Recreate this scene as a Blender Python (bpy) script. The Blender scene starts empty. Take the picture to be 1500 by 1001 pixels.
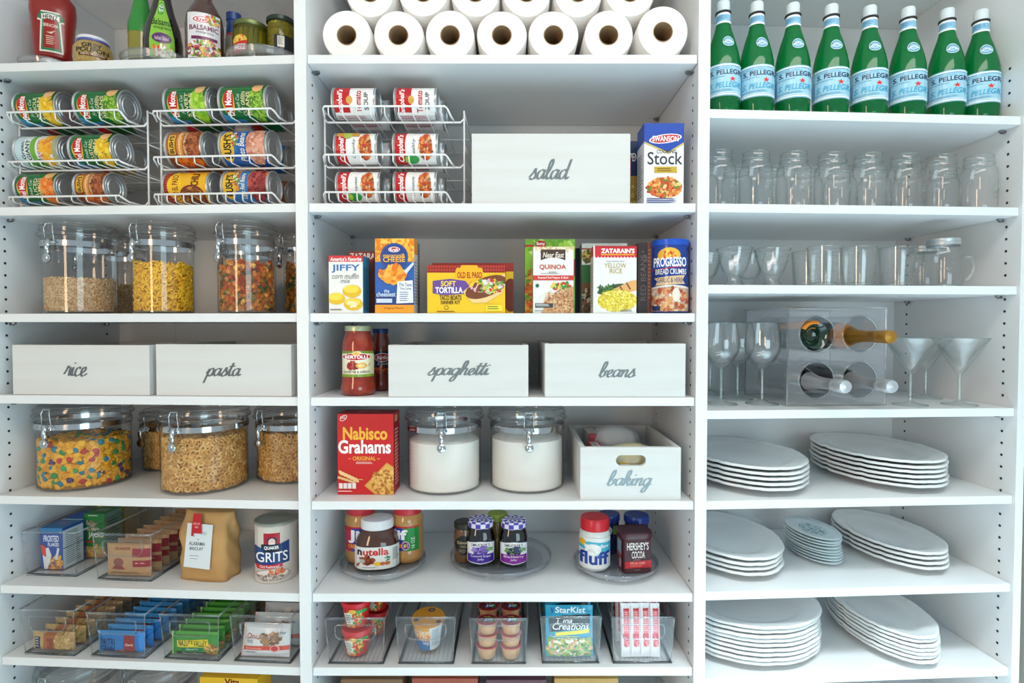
import bpy, bmesh, math, random
from mathutils import Vector, Matrix
from mathutils.geometry import tessellate_polygon
rnd = random.Random(7)
S = bpy.context.scene
C = S.collection
PI = math.pi
sin, cos, asin, atan2, sqrt = math.sin, math.cos, math.asin, math.atan2, math.sqrt

# ------------------------------------------------------------------ camera
F = 820.0                       # focal length in pixels of the 1500x1001 frame
CX, CY = 750.0, 500.5
TILT = math.radians(1.45)
CZ = 1.45
cd = bpy.data.cameras.new('camera'); cam = bpy.data.objects.new('camera', cd); C.objects.link(cam)
cd.sensor_width = 36; cd.lens = 36*F/1500; cd.clip_start = .02
cam.location = (0, 0, CZ); cam.rotation_euler = (PI/2-TILT, 0, 0)
S.camera = cam
# ------------------------------------------------------------------ light
def lin(c):
    return c/12.92 if c <= .04045 else ((c+.055)/1.055)**2.4
def hexc(h):
    h = h.lstrip('#')
    if len(h) == 3: h = ''.join(c*2 for c in h)
    return tuple(lin(int(h[i:i+2], 16)/255) for i in (0, 2, 4))+(1,)
W = bpy.data.worlds.new('world'); S.world = W; W.use_nodes = True
W.node_tree.nodes['Background'].inputs[0].default_value = (.78, .94, 1, 1)
W.node_tree.nodes['Background'].inputs[1].default_value = .64
def area(name, loc, target, sx, sy, power, col):
    l = bpy.data.lights.new(name, 'AREA'); l.shape = 'RECTANGLE'; l.size = sx; l.size_y = sy
    l.energy = power; l.color = col
    o = bpy.data.objects.new(name, l); C.objects.link(o); o.location = loc
    o.rotation_euler = (Vector(target)-Vector(loc)).to_track_quat('-Z', 'Y').to_euler()
    return o
area('window_light', (1.0, -1.35, .95), (.75, 1.3, 1.6), 1.2, 1.2, 20, (.66, .92, 1))
area('lamp_light', (-1.2, -.8, 1.6), (-.3, 1.25, 1.3), .30, 1.2, 14, (1, .70, .44))
area('ceiling_light', (.35, .35, 2.56), (.3, 1.1, 1.0), 1.5, .4, 13, (1, .95, .9))
added_bounce_light = area('added_bounce_light', (.85, .15, 2.54), (.85, .15, 0), 1.0, .7, 50, (.74, .93, 1)); added_bounce_light.data.spread = math.radians(62)  # added light shining down, so the floor bounces a cool glow onto shelf undersides
vs = S.view_settings
vs.view_transform = 'Standard'; vs.look = 'None'; vs.gamma = 1; vs.exposure = -.24; vs.use_curve_mapping = False
S.cycles.use_denoising = True
S.cycles.transparent_max_bounces = 40; S.cycles.max_bounces = 12; S.cycles.diffuse_bounces = 5
S.cycles.caustics_reflective = False; S.cycles.caustics_refractive = False

# ------------------------------------------------------------------ materials
MATS = {}
def mat(name, col='#ffffff', rough=.5, metal=0, spec=.5, noise=None, coat=0, alpha=1, bump=None):
    if name in MATS: return MATS[name]
    m = bpy.data.materials.new(name); m.use_nodes = True; nt = m.node_tree
    b = nt.nodes['Principled BSDF']; c = hexc(col)
    b.inputs['Base Color'].default_value = c; b.inputs['Roughness'].default_value = rough
    b.inputs['Metallic'].default_value = metal; b.inputs['Specular IOR Level'].default_value = spec
    b.inputs['Coat Weight'].default_value = coat
    if noise or bump:
        tc = nt.nodes.new('ShaderNodeTexCoord'); mp = nt.nodes.new('ShaderNodeMapping')
        nz = nt.nodes.new('ShaderNodeTexNoise'); nz.inputs['Detail'].default_value = 5
        nt.links.new(tc.outputs['Object'], mp.inputs[0]); nt.links.new(mp.outputs[0], nz.inputs[0])
        sc_, st, c2, amt = noise or bump
        mp.inputs['Scale'].default_value = st; nz.inputs['Scale'].default_value = sc_
        if noise:
            mx = nt.nodes.new('ShaderNodeMix'); mx.data_type = 'RGBA'
            rp = nt.nodes.new('ShaderNodeMapRange'); rp.inputs[1].default_value = .42; rp.inputs[2].default_value = .72; rp.inputs[4].default_value = amt
            nt.links.new(nz.outputs[0], rp.inputs[0]); nt.links.new(rp.outputs[0], mx.inputs[0])
            mx.inputs[6].default_value = c; mx.inputs[7].default_value = hexc(c2)
            nt.links.new(mx.outputs[2], b.inputs['Base Color'])
        else:
            bp = nt.nodes.new('ShaderNodeBump'); bp.inputs['Strength'].default_value = amt; bp.inputs['Distance'].default_value = .004
            nt.links.new(nz.outputs[0], bp.inputs['Height']); nt.links.new(bp.outputs[0], b.inputs['Normal'])
    MATS[name] = m; return m
def clear(name, col='#ffffff', edge='#c8d4d6', refl=.5, rough=.03, body=0.0, bodycol='#ffffff', ior=1.45):
    """thin clear sheet: tinted transparency (denser where the wall is seen edge-on) plus a Fresnel reflection"""
    if name in MATS: return MATS[name]
    m = bpy.data.materials.new(name); m.use_nodes = True; nt = m.node_tree; nt.nodes.clear()
    N = nt.nodes.new; L = nt.links.new
    out = N('ShaderNodeOutputMaterial'); tr = N('ShaderNodeBsdfTransparent'); gl = N('ShaderNodeBsdfGlossy')
    lw = N('ShaderNodeLayerWeight'); lw.inputs[0].default_value = .5
    pw = N('ShaderNodeMath'); pw.operation = 'POWER'; pw.inputs[1].default_value = 3.5
    mx = N('ShaderNodeMix'); mx.data_type = 'RGBA'; mx.inputs[6].default_value = hexc(col); mx.inputs[7].default_value = hexc(edge)
    L(lw.outputs['Facing'], pw.inputs[0]); L(pw.outputs[0], mx.inputs[0]); L(mx.outputs[2], tr.inputs[0])
    gl.inputs['Roughness'].default_value = rough; gl.inputs['Color'].default_value = (1, 1, 1, 1)
    p5 = N('ShaderNodeMath'); p5.operation = 'POWER'; p5.inputs[1].default_value = 5; L(lw.outputs['Facing'], p5.inputs[0])
    mu = N('ShaderNodeMath'); mu.operation = 'MULTIPLY_ADD'; mu.inputs[1].default_value = .85*refl; mu.inputs[2].default_value = .075*refl; mu.use_clamp = True
    L(p5.outputs[0], mu.inputs[0])
    m1 = N('ShaderNodeMixShader'); L(mu.outputs[0], m1.inputs[0])
    base = tr.outputs[0]
    if body > 0:
        df = N('ShaderNodeBsdfDiffuse'); df.inputs[0].default_value = hexc(bodycol)
        tl = N('ShaderNodeBsdfTranslucent'); tl.inputs[0].default_value = hexc(bodycol)
        a = N('ShaderNodeMixShader'); a.inputs[0].default_value = .4; L(df.outputs[0], a.inputs[1]); L(tl.outputs[0], a.inputs[2])
        b = N('ShaderNodeMixShader'); b.inputs[0].default_value = body; L(tr.outputs[0], b.inputs[1]); L(a.outputs[0], b.inputs[2])
        base = b.outputs[0]
    L(base, m1.inputs[1]); L(gl.outputs[0], m1.inputs[2]); L(m1.outputs[0], out.inputs[0])
    MATS[name] = m; return m
def colmat(name, rough, coat=0, spec=.5):
    """printed surface: the colours live in the mesh as flat ink"""
    m = mat(name, '#ffffff', rough, 0, spec, coat=coat); nt = m.node_tree
    a = nt.nodes.new('ShaderNodeVertexColor'); a.layer_name = 'Col'
    nt.links.new(a.outputs[0], nt.nodes['Principled BSDF'].inputs['Base Color'])
    return m
INK = colmat('printed_card', .42); INKG = colmat('printed_gloss', .22); FOOD = colmat('food', .55)
MEL = mat('white_melamine', '#e9e9ea', .38, noise=(3, (1, 1, 1), '#e2e3e4', .5))
WOODW = mat('whitewashed_wood', '#dad9d7', .6, noise=(5, (.5, 3, 7), '#cdc8c1', .5))
WIRE = mat('white_wire', '#f0f0f0', .35); CHROME = mat('chrome', '#c9ccd0', .12, 1); TIN = mat('tin', '#c6c8ca', .38, .75)
DARK = mat('hole_dark', '#2a2a2c', .8); PIN = mat('nickel', '#8f9296', .35, 1)
ACR = clear('clear_acrylic', '#ffffff', '#d6dcdf', .8); EDGE = clear('acrylic_edge', '#f2f4f5', '#b4bbc0', 1.3)
GLS = clear('clear_glass', '#ffffff', '#bccdcb', 1.0); PANE = clear('turntable_plastic', '#fafbfc', '#c3c9cf', 1.0, body=.16, bodycol='#eceef4')
PAPER = mat('tissue', '#f6f2ee', .9, bump=(90, (1, 1, 1), None, .35)); CARD = mat('card_core', '#a58562', .9)
CHINA = mat('white_china', '#eeeeee', .18, coat=.4); WALLM = mat('wall_paint', '#d9d7cc', .7)

# ------------------------------------------------------------------ mesh builder
class MB:
    def __init__(s): s.v = []; s.f = []; s.c = []; s.sm = []; s.col = (.8, .8, .8, 1)
    def face(s, idx, smooth=False): s.f.append(tuple(idx)); s.c.append(s.col); s.sm.append(smooth)
    def color(s, h): s.col = hexc(h) if isinstance(h, str) else h; return s
    def box(s, x0, x1, y0, y1, z0, z1, ch=0, M=None):
        b = len(s.v)
        if ch <= 0:
            P_ = [(x, y, z) for z in (z0, z1) for y in (y0, y1) for x in (x0, x1)]
            Q = [(0, 2, 3, 1), (4, 5, 7, 6), (0, 1, 5, 4), (1, 3, 7, 5), (3, 2, 6, 7), (2, 0, 4, 6)]
        else:
            P_ = []; idx = {}
            xs = (x0, x1); ys = (y0, y1); zs = (z0, z1)
            for i in (0, 1):
                for j in (0, 1):
                    for k in (0, 1):
                        dx = ch*(1-2*i); dy = ch*(1-2*j); dz = ch*(1-2*k)
                        for ax in range(3):
                            idx[i, j, k, ax] = len(P_)
                            P_.append((xs[i]+(0 if ax == 0 else dx), ys[j]+(0 if ax == 1 else dy), zs[k]+(0 if ax == 2 else dz)))
            Q = []
            for i in (0, 1):
                q = [idx[i, 0, 0, 0], idx[i, 1, 0, 0], idx[i, 1, 1, 0], idx[i, 0, 1, 0]]; Q.append(q if i else q[::-1])
                q = [idx[0, i, 0, 1], idx[0, i, 1, 1], idx[1, i, 1, 1], idx[1, i, 0, 1]]; Q.append(q if i else q[::-1])
                q = [idx[0, 0, i, 2], idx[1, 0, i, 2], idx[1, 1, i, 2], idx[0, 1, i, 2]]; Q.append(q if i else q[::-1])
                for j in (0, 1):
                    Q.append([idx[0, i, j, 1], idx[1, i, j, 1], idx[1, i, j, 2], idx[0, i, j, 2]])
                    Q.append([idx[i, 0, j, 0], idx[i, 1, j, 0], idx[i, 1, j, 2], idx[i, 0, j, 2]])
                    Q.append([idx[i, j, 0, 0], idx[i, j, 1, 0], idx[i, j, 1, 1], idx[i, j, 0, 1]])
                    for k in (0, 1):
                        if j == 0 and False: pass
                    for k in (0, 1): Q.append([idx[i, j, k, 0], idx[i, j, k, 1], idx[i, j, k, 2]])
            cx, cy, cz = (x0+x1)/2, (y0+y1)/2, (z0+z1)/2
            for q in Q:                                     # outward winding
                a, b2, c = (Vector(P_[q[n]]) for n in (0, 1, 2)); n = (b2-a).cross(c-a)
                m = sum((Vector(P_[n_]) for n_ in q), Vector())/len(q)-Vector((cx, cy, cz))
                if n.dot(m) < 0: q.reverse() if isinstance(q, list) else None
        if M is not None: P_ = [tuple(M @ Vector(p)) for p in P_]
        s.v += P_
        for q in Q: s.face([b+i for i in q])
        return s
    def lathe(s, prof, seg=32, sx=1, sy=1, pw=2.0, M=None, sharp=35, rmod=None):
        """prof: (radius, z) pairs from bottom to top"""
        def ring(r, z):
            if r < 1e-6:
                s.v.append((0, 0, z)); return [len(s.v)-1]
            b = len(s.v)
            for i in range(seg):
                a = 2*PI*i/seg; ca, sa = cos(a), sin(a)
                k = 1.0 if pw == 2 else (abs(ca)**pw+abs(sa)**pw)**(-1/pw)
                if rmod: k *= rmod(a, z)
                s.v.append((r*k*ca*sx, r*k*sa*sy, z))
            return list(range(b, b+seg))
        start = len(s.v); prev = None; pd = None
        for n in range(len(prof)-1):
            p, q = prof[n], prof[n+1]; d = (q[0]-p[0], q[1]-p[1]); ln = math.hypot(*d)
            if ln < 1e-9: continue
            d = (d[0]/ln, d[1]/ln)
            if prev is None or (pd and d[0]*pd[0]+d[1]*pd[1] < cos(math.radians(sharp))): prev = ring(*p)
            nx = ring(*q)
            for i in range(seg):
                j = (i+1) % seg
                if len(prev) == 1 and len(nx) == 1: continue
                if len(prev) == 1: s.face((prev[0], nx[j], nx[i]), True)
                elif len(nx) == 1: s.face((prev[i], prev[j], nx[0]), True)
                else: s.face((prev[i], prev[j], nx[j], nx[i]), True)
            prev = nx; pd = d
        if M is not None:
            for i in range(start, len(s.v)): s.v[i] = tuple(M @ Vector(s.v[i]))
        return s
    def tube(s, pts, r, seg=8, closed=False, cap=True, rads=None):
        pts = [Vector(p) for p in pts]; n = len(pts); rings = []
        up = None
        for i, p in enumerate(pts):
            a = pts[i-1] if (i > 0 or closed) else p; c = pts[(i+1) % n] if (i < n-1 or closed) else p
            t = (c-a).normalized()
            if up is None:
                up = Vector((0, 0, 1)) if abs(t.z) < .9 else Vector((1, 0, 0))
            x = t.cross(up).normalized(); up = x.cross(t).normalized()
            b = len(s.v); rr = rads[i] if rads else r
            # mitre
            k = 1
            if a != p and c != p:
                cosv = (p-a).normalized().dot((c-p).normalized()); k = 1/max(.5, sqrt(max(.01, (1+cosv)/2)))
            for j in range(seg):
                an = 2*PI*j/seg; s.v.append(tuple(p+(x*cos(an)+up*sin(an))*rr*k))
            rings.append(range(b, b+seg))
        m = n if closed else n-1
        for i in range(m):
            A, B = rings[i], rings[(i+1) % n]
            for j in range(seg):
                k = (j+1) % seg; s.face((A[j], A[k], B[k], B[j]), True)
        if cap and not closed:
            s.face(list(rings[0])[::-1]); s.face(list(rings[-1]))
        return s
    def add(s, o, M=None):
        b = len(s.v); s.v += [tuple(M @ Vector(p)) for p in o.v] if M is not None else o.v
        s.f += [tuple(b+i for i in f) for f in o.f]; s.c += o.c; s.sm += o.sm
        return s
    def mesh(s, name, m):
        me = bpy.data.meshes.new(name); me.from_pydata(s.v, [], s.f)
        me.polygons.foreach_set('use_smooth', s.sm)
        if m in (INK, INKG, FOOD):
            at = me.color_attributes.new('Col', 'FLOAT_COLOR', 'CORNER'); buf = []
            for f, c in zip(s.f, s.c): buf += list(c)*len(f)
            at.data.foreach_set('color', buf)
        me.materials.append(m); me.update(); return me
    def obj(s, name, m, parent=None, loc=None, rz=0, label=None, kind=None):
        return link(name, s.mesh(name, m), parent, loc, rz, label, kind)
def link(name, me, parent=None, loc=None, rz=0, label=None, kind=None):
    o = bpy.data.objects.new(name, me); C.objects.link(o)
    if parent: o.parent = parent
    if loc: o.location = loc
    if rz: o.rotation_euler.z = rz
    if label: o['label'] = label
    if kind: o['kind'] = kind
    return o
def tag(o, label, cat, group=None):
    o['label'] = label; o['category'] = cat
    if group: o['group'] = group
    return o
def thing(name, label, cat, loc=(0, 0, 0), rz=0, group=None):
    o = bpy.data.objects.new(name, None); o.empty_display_size = .02; C.objects.link(o)
    o.location = loc; o.rotation_euler = (0, 0, rz); return tag(o, label, cat, group)
def dup(root, loc, rz=None, label=None, group=None):
    def cp(o, par):
        c = o.copy(); C.objects.link(c)
        if par: c.parent = par
        for k in list(o.children): cp(k, c)
        return c
    r = cp(root, None); r.location = loc
    if rz is not None: r.rotation_euler.z = rz
    if label: r['label'] = label
    if group: r['group'] = group
    return r

# ------------------------------------------------------------------ flat print: artwork made of inked shapes on a surface
TXT = {}
def textmesh(st, bold, shear):
    bold = bold*.6; k = (st, bold, shear)
    if k not in TXT:
        cu = bpy.data.curves.new('t', 'FONT'); cu.body = st; cu.offset = bold; cu.shear = shear; cu.resolution_u = 3; cu.fill_mode = 'FRONT'; cu.dimensions = '2D'
        o = bpy.data.objects.new('t', cu); C.objects.link(o)
        dg = bpy.context.evaluated_depsgraph_get(); me = bpy.data.meshes.new_from_object(o.evaluated_get(dg))
        vv = [(v.co.x, v.co.y) for v in me.vertices]; ff = [tuple(p.vertices) for p in me.polygons]
        bpy.data.objects.remove(o); bpy.data.curves.remove(cu); bpy.data.meshes.remove(me)
        x0 = min(v[0] for v in vv); x1 = max(v[0] for v in vv); y0 = min(v[1] for v in vv); y1 = max(v[1] for v in vv)
        TXT[k] = ([((x-x0)/(x1-x0), (y-y0)/(y1-y0)) for x, y in vv], ff)
    return TXT[k]
def clip(poly, ax, val, keep_less):
    out = []; n = len(poly)
    for i in range(n):
        a, b = poly[i-1], poly[i]
        ia = (a[ax] <= val) == keep_less or a[ax] == val; ib = (b[ax] <= val) == keep_less or b[ax] == val
        if ia != ib:
            t = (val-a[ax])/(b[ax]-a[ax]); out.append((a[0]+t*(b[0]-a[0]), a[1]+t*(b[1]-a[1])))
        if ib: out.append(b)
    return out
class Art:
    """artwork drawn in the coordinates of a window x0..x1, y0..y1 (y runs down)"""
    def __init__(s, x0, y0, x1, y1): s.w = (x0, y0, x1, y1); s.it = []; s.L = 0
    def put(s, polys, col, step=1.0):
        s.L += step; c = hexc(col)
        for p in polys: s.it.append((p, c, s.L))
        return s
    def rect(s, x0, y0, x1, y1, col): return s.put([[(x0, y0), (x1, y0), (x1, y1), (x0, y1)]], col)
    def bg(s, col): return s.rect(*s.w, col)
    def poly(s, pts, col):
        tr = tessellate_polygon([[Vector((x, y, 0)) for x, y in pts]])
        return s.put([[pts[i] for i in t] for t in tr], col)
    def ell(s, cx, cy, rx, ry, col, n=22, rot=0, step=1.0):
        ca, sa = cos(rot), sin(rot); p = []
        for i in range(n):
            a = 2*PI*i/n; x, y = rx*cos(a), ry*sin(a); p.append((cx+x*ca-y*sa, cy+x*sa+y*ca))
        return s.put([p], col, step)
    def star(s, cx, cy, r, col):
        p = [(cx+(r if i % 2 == 0 else r*.42)*sin(PI*i/5), cy-(r if i % 2 == 0 else r*.42)*cos(PI*i/5)) for i in range(10)]
        return s.put([[p[i], p[(i+1) % 10], (cx, cy)] for i in range(10)], col)
    def text(s, st, x0, y0, x1, y1, col, bold=.02, shear=0, rot=0):
        """fit the words into the box; rot=90 reads upwards"""
        vv, ff = textmesh(st, bold, shear)
        if rot == 90: q = [(x0+(x1-x0)*(1-v), y1-(y1-y0)*u) for u, v in vv]
        else: q = [(x0+(x1-x0)*u, y1-(y1-y0)*v) for u, v in vv]
        return s.put([[q[i] for i in f] for f in ff], col)
    def blobs(s, cx, cy, rx, ry, cols, n, sz, el=.6, seed=1):
        r = random.Random(seed)
        for i in range(n):
            a = r.uniform(0, 2*PI); d = sqrt(r.random()); k = sz*r.uniform(.6, 1.3)
            s.ell(cx+rx*d*cos(a), cy+ry*d*sin(a), k, k*el, r.choice(cols), 7, r.uniform(0, PI), .04)
        return s
    def lines(s, x0, y0, x1, y1, n, col, fill=.45, seed=3):
        r = random.Random(seed); h = (y1-y0)/n
        for i in range(n): s.put([[(x0, y0+i*h), (x0+(x1-x0)*r.uniform(.6, 1), y0+i*h), (x0+(x1-x0)*r.uniform(.6, 1), y0+(i+fill)*h), (x0, y0+(i+fill)*h)]], col, .05)
        return s
    def arch(s, x0, x1, yc, hh, sag, col, n=10):
        """band that bows by sag (positive: middle higher)"""
        q = []
        for i in range(n):
            a, b = i/n, (i+1)/n; f = lambda t: -sag*(1-(2*t-1)**2)
            xa, xb = x0+(x1-x0)*a, x0+(x1-x0)*b
            q.append([(xa, yc-hh+f(a)), (xb, yc-hh+f(b)), (xb, yc+hh+f(b)), (xa, yc+hh+f(a))])
        return s.put(q, col)
    def build(s, name, fn, parent, m=None, split=(0, 0), label=None, lay=.00010):
        x0, y0, x1, y1 = s.w; mb = MB(); W_, H_ = x1-x0, y1-y0
        seen = {}
        for poly, col, L in s.it:
            p = [((x-x0)/W_, 1-(y-y0)/H_) for x, y in poly]
            for ax, val, kl in ((0, 0, False), (0, 1, True), (1, 0, False), (1, 1, True)):
                if any((q[ax] > val+1e-9) if kl else (q[ax] < val-1e-9) for q in p): p = clip(p, ax, val, kl)
                if len(p) < 3: break
            if len(p) < 3: continue
            ps = [p]
            for ax in (0, 1):
                if split[ax]:
                    n = split[ax]; new = []
                    for p in ps:
                        lo = min(q[ax] for q in p); hi = max(q[ax] for q in p)
                        k = int(math.floor(lo*n+1e-6))+1
                        while k/n < hi-1e-6:
                            a = clip(p, ax, k/n, True); p = clip(p, ax, k/n, False)
                            if len(a) >= 3: new.append(a)
                            if len(p) < 3: break
                            k += 1
                        if len(p) >= 3: new.append(p)
                    ps = new
            mb.col = col; off = lay*L+.0002
            for p in ps:
                ar = sum(p[i-1][0]*p[i][1]-p[i][0]*p[i-1][1] for i in range(len(p)))
                if abs(ar) < 1e-10: continue
                if ar < 0: p = p[::-1]
                b = len(mb.v); mb.v += [fn(q[0], q[1], off) for q in p]; mb.face(range(b, b+len(p)))
        return mb.obj(name, m or INK, parent, label=label)
def flat(w, h, y=0, z0=0): return lambda a, b, o: ((a-.5)*w, y-o, z0+b*h)
def flatx(d0, d1, h, x, sg=1, z0=0): return lambda a, b, o: (x+sg*o, d0+(d1-d0)*a, z0+b*h)   # sg=-1: a face looking to -x
def flattop(w, d, z): return lambda a, b, o: ((a-.5)*w, -d/2+b*d, z+o)
def wrap(r, z0, z1, am=.95, rf=None, sx=1, sy=1, ex=2.0):
    def fn(a, b, o):
        q = max(-1, min(1, (a-.5)*2*am)); R = (rf(b) if rf else r)+o
        return (R*q*sx, -R*(1-abs(q)**ex)**(1/ex)*sy, z0+(z1-z0)*b)
    return fn

# ------------------------------------------------------------------ where the three bays stand
A3 = math.radians(3.32)
BAY = {'m': ((-.4180, 1.15), 0.0), 'l': ((-.4418, 1.15), -A3), 'r': ((.4025, 1.15), A3)}
DEPTH = .36
def P(b, s_, t):
    (ox, oy), a = BAY[b]; return (ox+s_*cos(a)-t*sin(a), oy+s_*sin(a)+t*cos(a))
def zpy(py, Y):
    v = (CY-py)/F; return CZ+Y*(-sin(TILT)+v*cos(TILT))/(cos(TILT)+v*sin(TILT))
def spx(b, px, z, t):
    """position along the bay of what is seen at column px, depth t, height z"""
    (ox, oy), a = BAY[b]; k = (px-CX)/F; X0, Y0 = P(b, 0, t)
    # X0+s*cos(a) = k*((Y0+s*sin(a))*cosT - (z-CZ)*sinT)
    return (k*(Y0*cos(TILT)-(z-CZ)*sin(TILT))-X0)/(cos(a)-k*sin(a)*cos(TILT))
def tground(b, px, py, z):
    """depth in the bay of the point of the plane z seen at px, py"""
    v = (CY-py)/F; d = Vector(((px-CX)/F, cos(TILT)+v*sin(TILT), -sin(TILT)+v*cos(TILT))); k = (z-CZ)/d.z
    x, y = d.x*k, d.y*k; (ox, oy), a = BAY[b]
    return -(x-ox)*sin(a)+(y-oy)*cos(a)
def px_of(x, y, z):
    zc = y*cos(TILT)-(z-CZ)*sin(TILT); yc = y*sin(TILT)+(z-CZ)*cos(TILT); return (CX+F*x/zc, CY-F*yc/zc)
SH = {'m': [78, 297, 459, 583, 736, 872, 981, 1105], 'r': [158, 297, 417, 602.5, 736, 870, 998, 1110]}
SH['l'] = SH['m']
SZ = {b: [zpy(y, 1.15) for y in SH[b]] for b in SH}
SZ['l'] = SZ['m']
THK = .0178
def fitbox(b, x0, x1, yt, zs, t):
    """front face seen between columns x0,x1 with its top edge at row yt -> s centre, width, height"""
    s0, s1 = spx(b, x0, zs, t), spx(b, x1, zs, t); c = (s0+s1)/2
    return c, s1-s0, zpy(yt, P(b, c, t)[1])-zs
def fitcyl(b, x0, x1, zs, tf, top=None):
    th0, th1 = math.atan((x0-CX)/F), math.atan((x1-CX)/F); tm = (th0+th1)/2; ph = (th1-th0)/2
    (ox, oy), a = BAY[b]; r = .05
    for _ in range(12):
        t = tf+r; s_ = spx(b, CX+F*math.tan(tm), zs, t); x, y = P(b, s_, t); r = math.hypot(x, y)*sin(ph)
    h = None
    if top is not None: h = zpy(top, y-r*.9)-zs
    return (x, y, zs), r, h
def facing(x, y): return -atan2(x, y)      # turn that makes the front look at the viewer
ORD = ['topmost', 'second', 'third', 'fourth', 'fifth', 'sixth', 'seventh', 'eighth', 'ninth', 'tenth', 'eleventh']
# ================================================================== STRUCTURE
def struct(o): o['kind'] = 'structure'; return o
Zb, Zt = .18, 2.42
m = MB(); m.box(-2.2, 2.4, -2.6, 1.75, -.03, 0); struct(m.obj('floor', mat('floor_tile', '#cfdbe0', .5, noise=(4, (1, 1, 1), '#c2ced4', .7))))
m = MB(); m.box(-2.2, 2.4, 1.62, 1.75, 0, 2.6); struct(m.obj('wall_back', WALLM))
m = MB(); m.box(1.14, 2.4, 1.10, 1.62, 0, 2.6); struct(m.obj('wall_right', mat('cream_wall', '#cfcdc2', .7)))
m = MB(); m.box(-2.2, -1.18, 1.10, 1.62, 0, 2.6); struct(m.obj('wall_left', WALLM))
m = MB(); m.box(-2.2, 2.4, -2.6, 1.75, 2.6, 2.66); struct(m.obj('ceiling', mat('ceiling_paint', '#e8e6e0', .8)))
def panel(mb, q, z0, z1):                # upright board with footprint q (4 points)
    b = len(mb.v); mb.v += [(x, y, z) for z in (z0, z1) for x, y in q]
    for i in range(4): mb.face((b+i, b+(i+1) % 4, b+4+(i+1) % 4, b+4+i))
    mb.face((b+3, b+2, b+1, b)); mb.face((b+4, b+5, b+6, b+7)); return mb
HOLES = {}
def holes(parent, b, s_, side):
    """two columns of shelf pin holes on the inner face of a side panel, side +1 looks to +s"""
    mb = MB(); a = BAY[b][1]; ux, uy = cos(a)*side, sin(a)*side
    for t in (.034, DEPTH-.045):
        z = .62
        while z < 2.02:
            if not any(zz-THK-.002 < z < zz+.002 for zz in SZ[b]):
                x, y = P(b, s_, t)
                M = Matrix.Translation((x, y, z)) @ Vector((0, 0, 1)).rotation_difference(Vector((ux, uy, 0))).to_matrix().to_4x4()
                mb.lathe([(.0024, -.0005), (.0030, .0004), (.0021, .0004), (.0018, .0001), (0, .0001)], 10, M=M)
            z += .0262
    mb.obj('pin_holes', DARK, parent, kind='stuff')
def shelves(parent, b, s0, s1):
    for i, z in enumerate(SZ[b]):
        c = (s0+s1)/2; w = s1-s0; x, y = P(b, c, .006)
        mb = MB(); mb.box(-w/2, w/2, 0, DEPTH-.012, -THK, 0, .0008)
        o = mb.obj('shelf', MEL, parent, (x, y, z), BAY[b][1])
        cl = CLIP
        for sx in (-1, 1):
            for t in (.036, DEPTH-.06):
                k = link('shelf_clip', cl, o, (sx*(w/2-.008), t, -THK-.0005)); k.rotation_euler.z = 0 if sx > 0 else PI
m = MB(); m.lathe([(0, -.004), (.0052, -.004), (.0052, 0), (0, 0)], 14); m.box(.0, .0075, -.003, .003, -.0065, -.001)
CLIP = m.mesh('shelf_clip', PIN)
sL0, sR1 = -.665, .676
bays = []
um = thing('shelving_unit', 'middle white melamine shelving bay with soup cans, crates and turntables', 'shelving', (0, 1.15, Zb), group='built in white pantry bays')
ul = thing('shelving_unit', 'left white melamine shelving bay with vegetable cans and cereal jars', 'shelving', (-.77, 1.15, Zb), group='built in white pantry bays')
ur = thing('shelving_unit', 'right white melamine shelving bay with bottles, glasses and platters', 'shelving', (.73, 1.15, Zb), group='built in white pantry bays')
def pp(u, mb, name, m=MEL):
    o = mb.obj(name, m, u); l = u.location; o.location = (-l.x, -l.y, -l.z); return o
bk = P('l', 0, DEPTH); pp(um, panel(MB(), [P('l', 0, 0), (-.418, 1.15), (-.418, 1.15+DEPTH), (min(bk[0], -.4181), 1.15+DEPTH)], Zb, Zt), 'side_panel')
br = P('r', 0, DEPTH); pp(um, panel(MB(), [(.3787, 1.15), (.4025, 1.15), (max(br[0], .3788), 1.15+DEPTH), (.3787, 1.15+DEPTH)], Zb, Zt), 'side_panel')
pp(um, panel(MB(), [(-.418, 1.15+DEPTH), (.3787, 1.15+DEPTH), (.3787, 1.15+DEPTH+.02), (-.418, 1.15+DEPTH+.02)], Zb, Zt), 'back_panel')
pp(ul, panel(MB(), [P('l', sL0-.022, 0), P('l', sL0, 0), P('l', sL0, DEPTH), P('l', sL0-.022, DEPTH)], Zb, Zt), 'side_panel')
pp(ul, panel(MB(), [P('l', sL0-.02, DEPTH+.0004), P('l', -.0006, DEPTH+.0004), P('l', -.0006, DEPTH+.02), P('l', sL0-.02, DEPTH+.02)], Zb, Zt), 'back_panel')
pp(ur, panel(MB(), [P('r', sR1, 0), P('r', sR1+.0175, 0), P('r', sR1+.0175, DEPTH), P('r', sR1, DEPTH)], Zb, Zt), 'side_panel')
pp(ur, panel(MB(), [P('r', .0006, DEPTH+.0004), P('r', sR1+.0175, DEPTH+.0004), P('r', sR1+.0175, DEPTH+.02), P('r', .0006, DEPTH+.02)], Zb, Zt), 'back_panel')
pp(ul, panel(MB(), [P('l', -.505, DEPTH-.0012), P('l', -.5035, DEPTH-.0012), P('l', -.5035, DEPTH), P('l', -.505, DEPTH)], Zb, Zt), 'panel_seam')
def reparent(u, f, *a):
    n0 = set(C.objects); f(u, *a)
    for o in set(C.objects)-n0:
        if o.parent == u: o.location = Vector(o.location)-u.location
reparent(um, shelves, 'm', .0008, .7959); reparent(ul, shelves, 'l', sL0+.0008, -.0010); reparent(ur, shelves, 'r', .0010, sR1-.0008)
reparent(um, holes, 'm', 0, 1); reparent(um, holes, 'm', .7967, -1)
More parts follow.
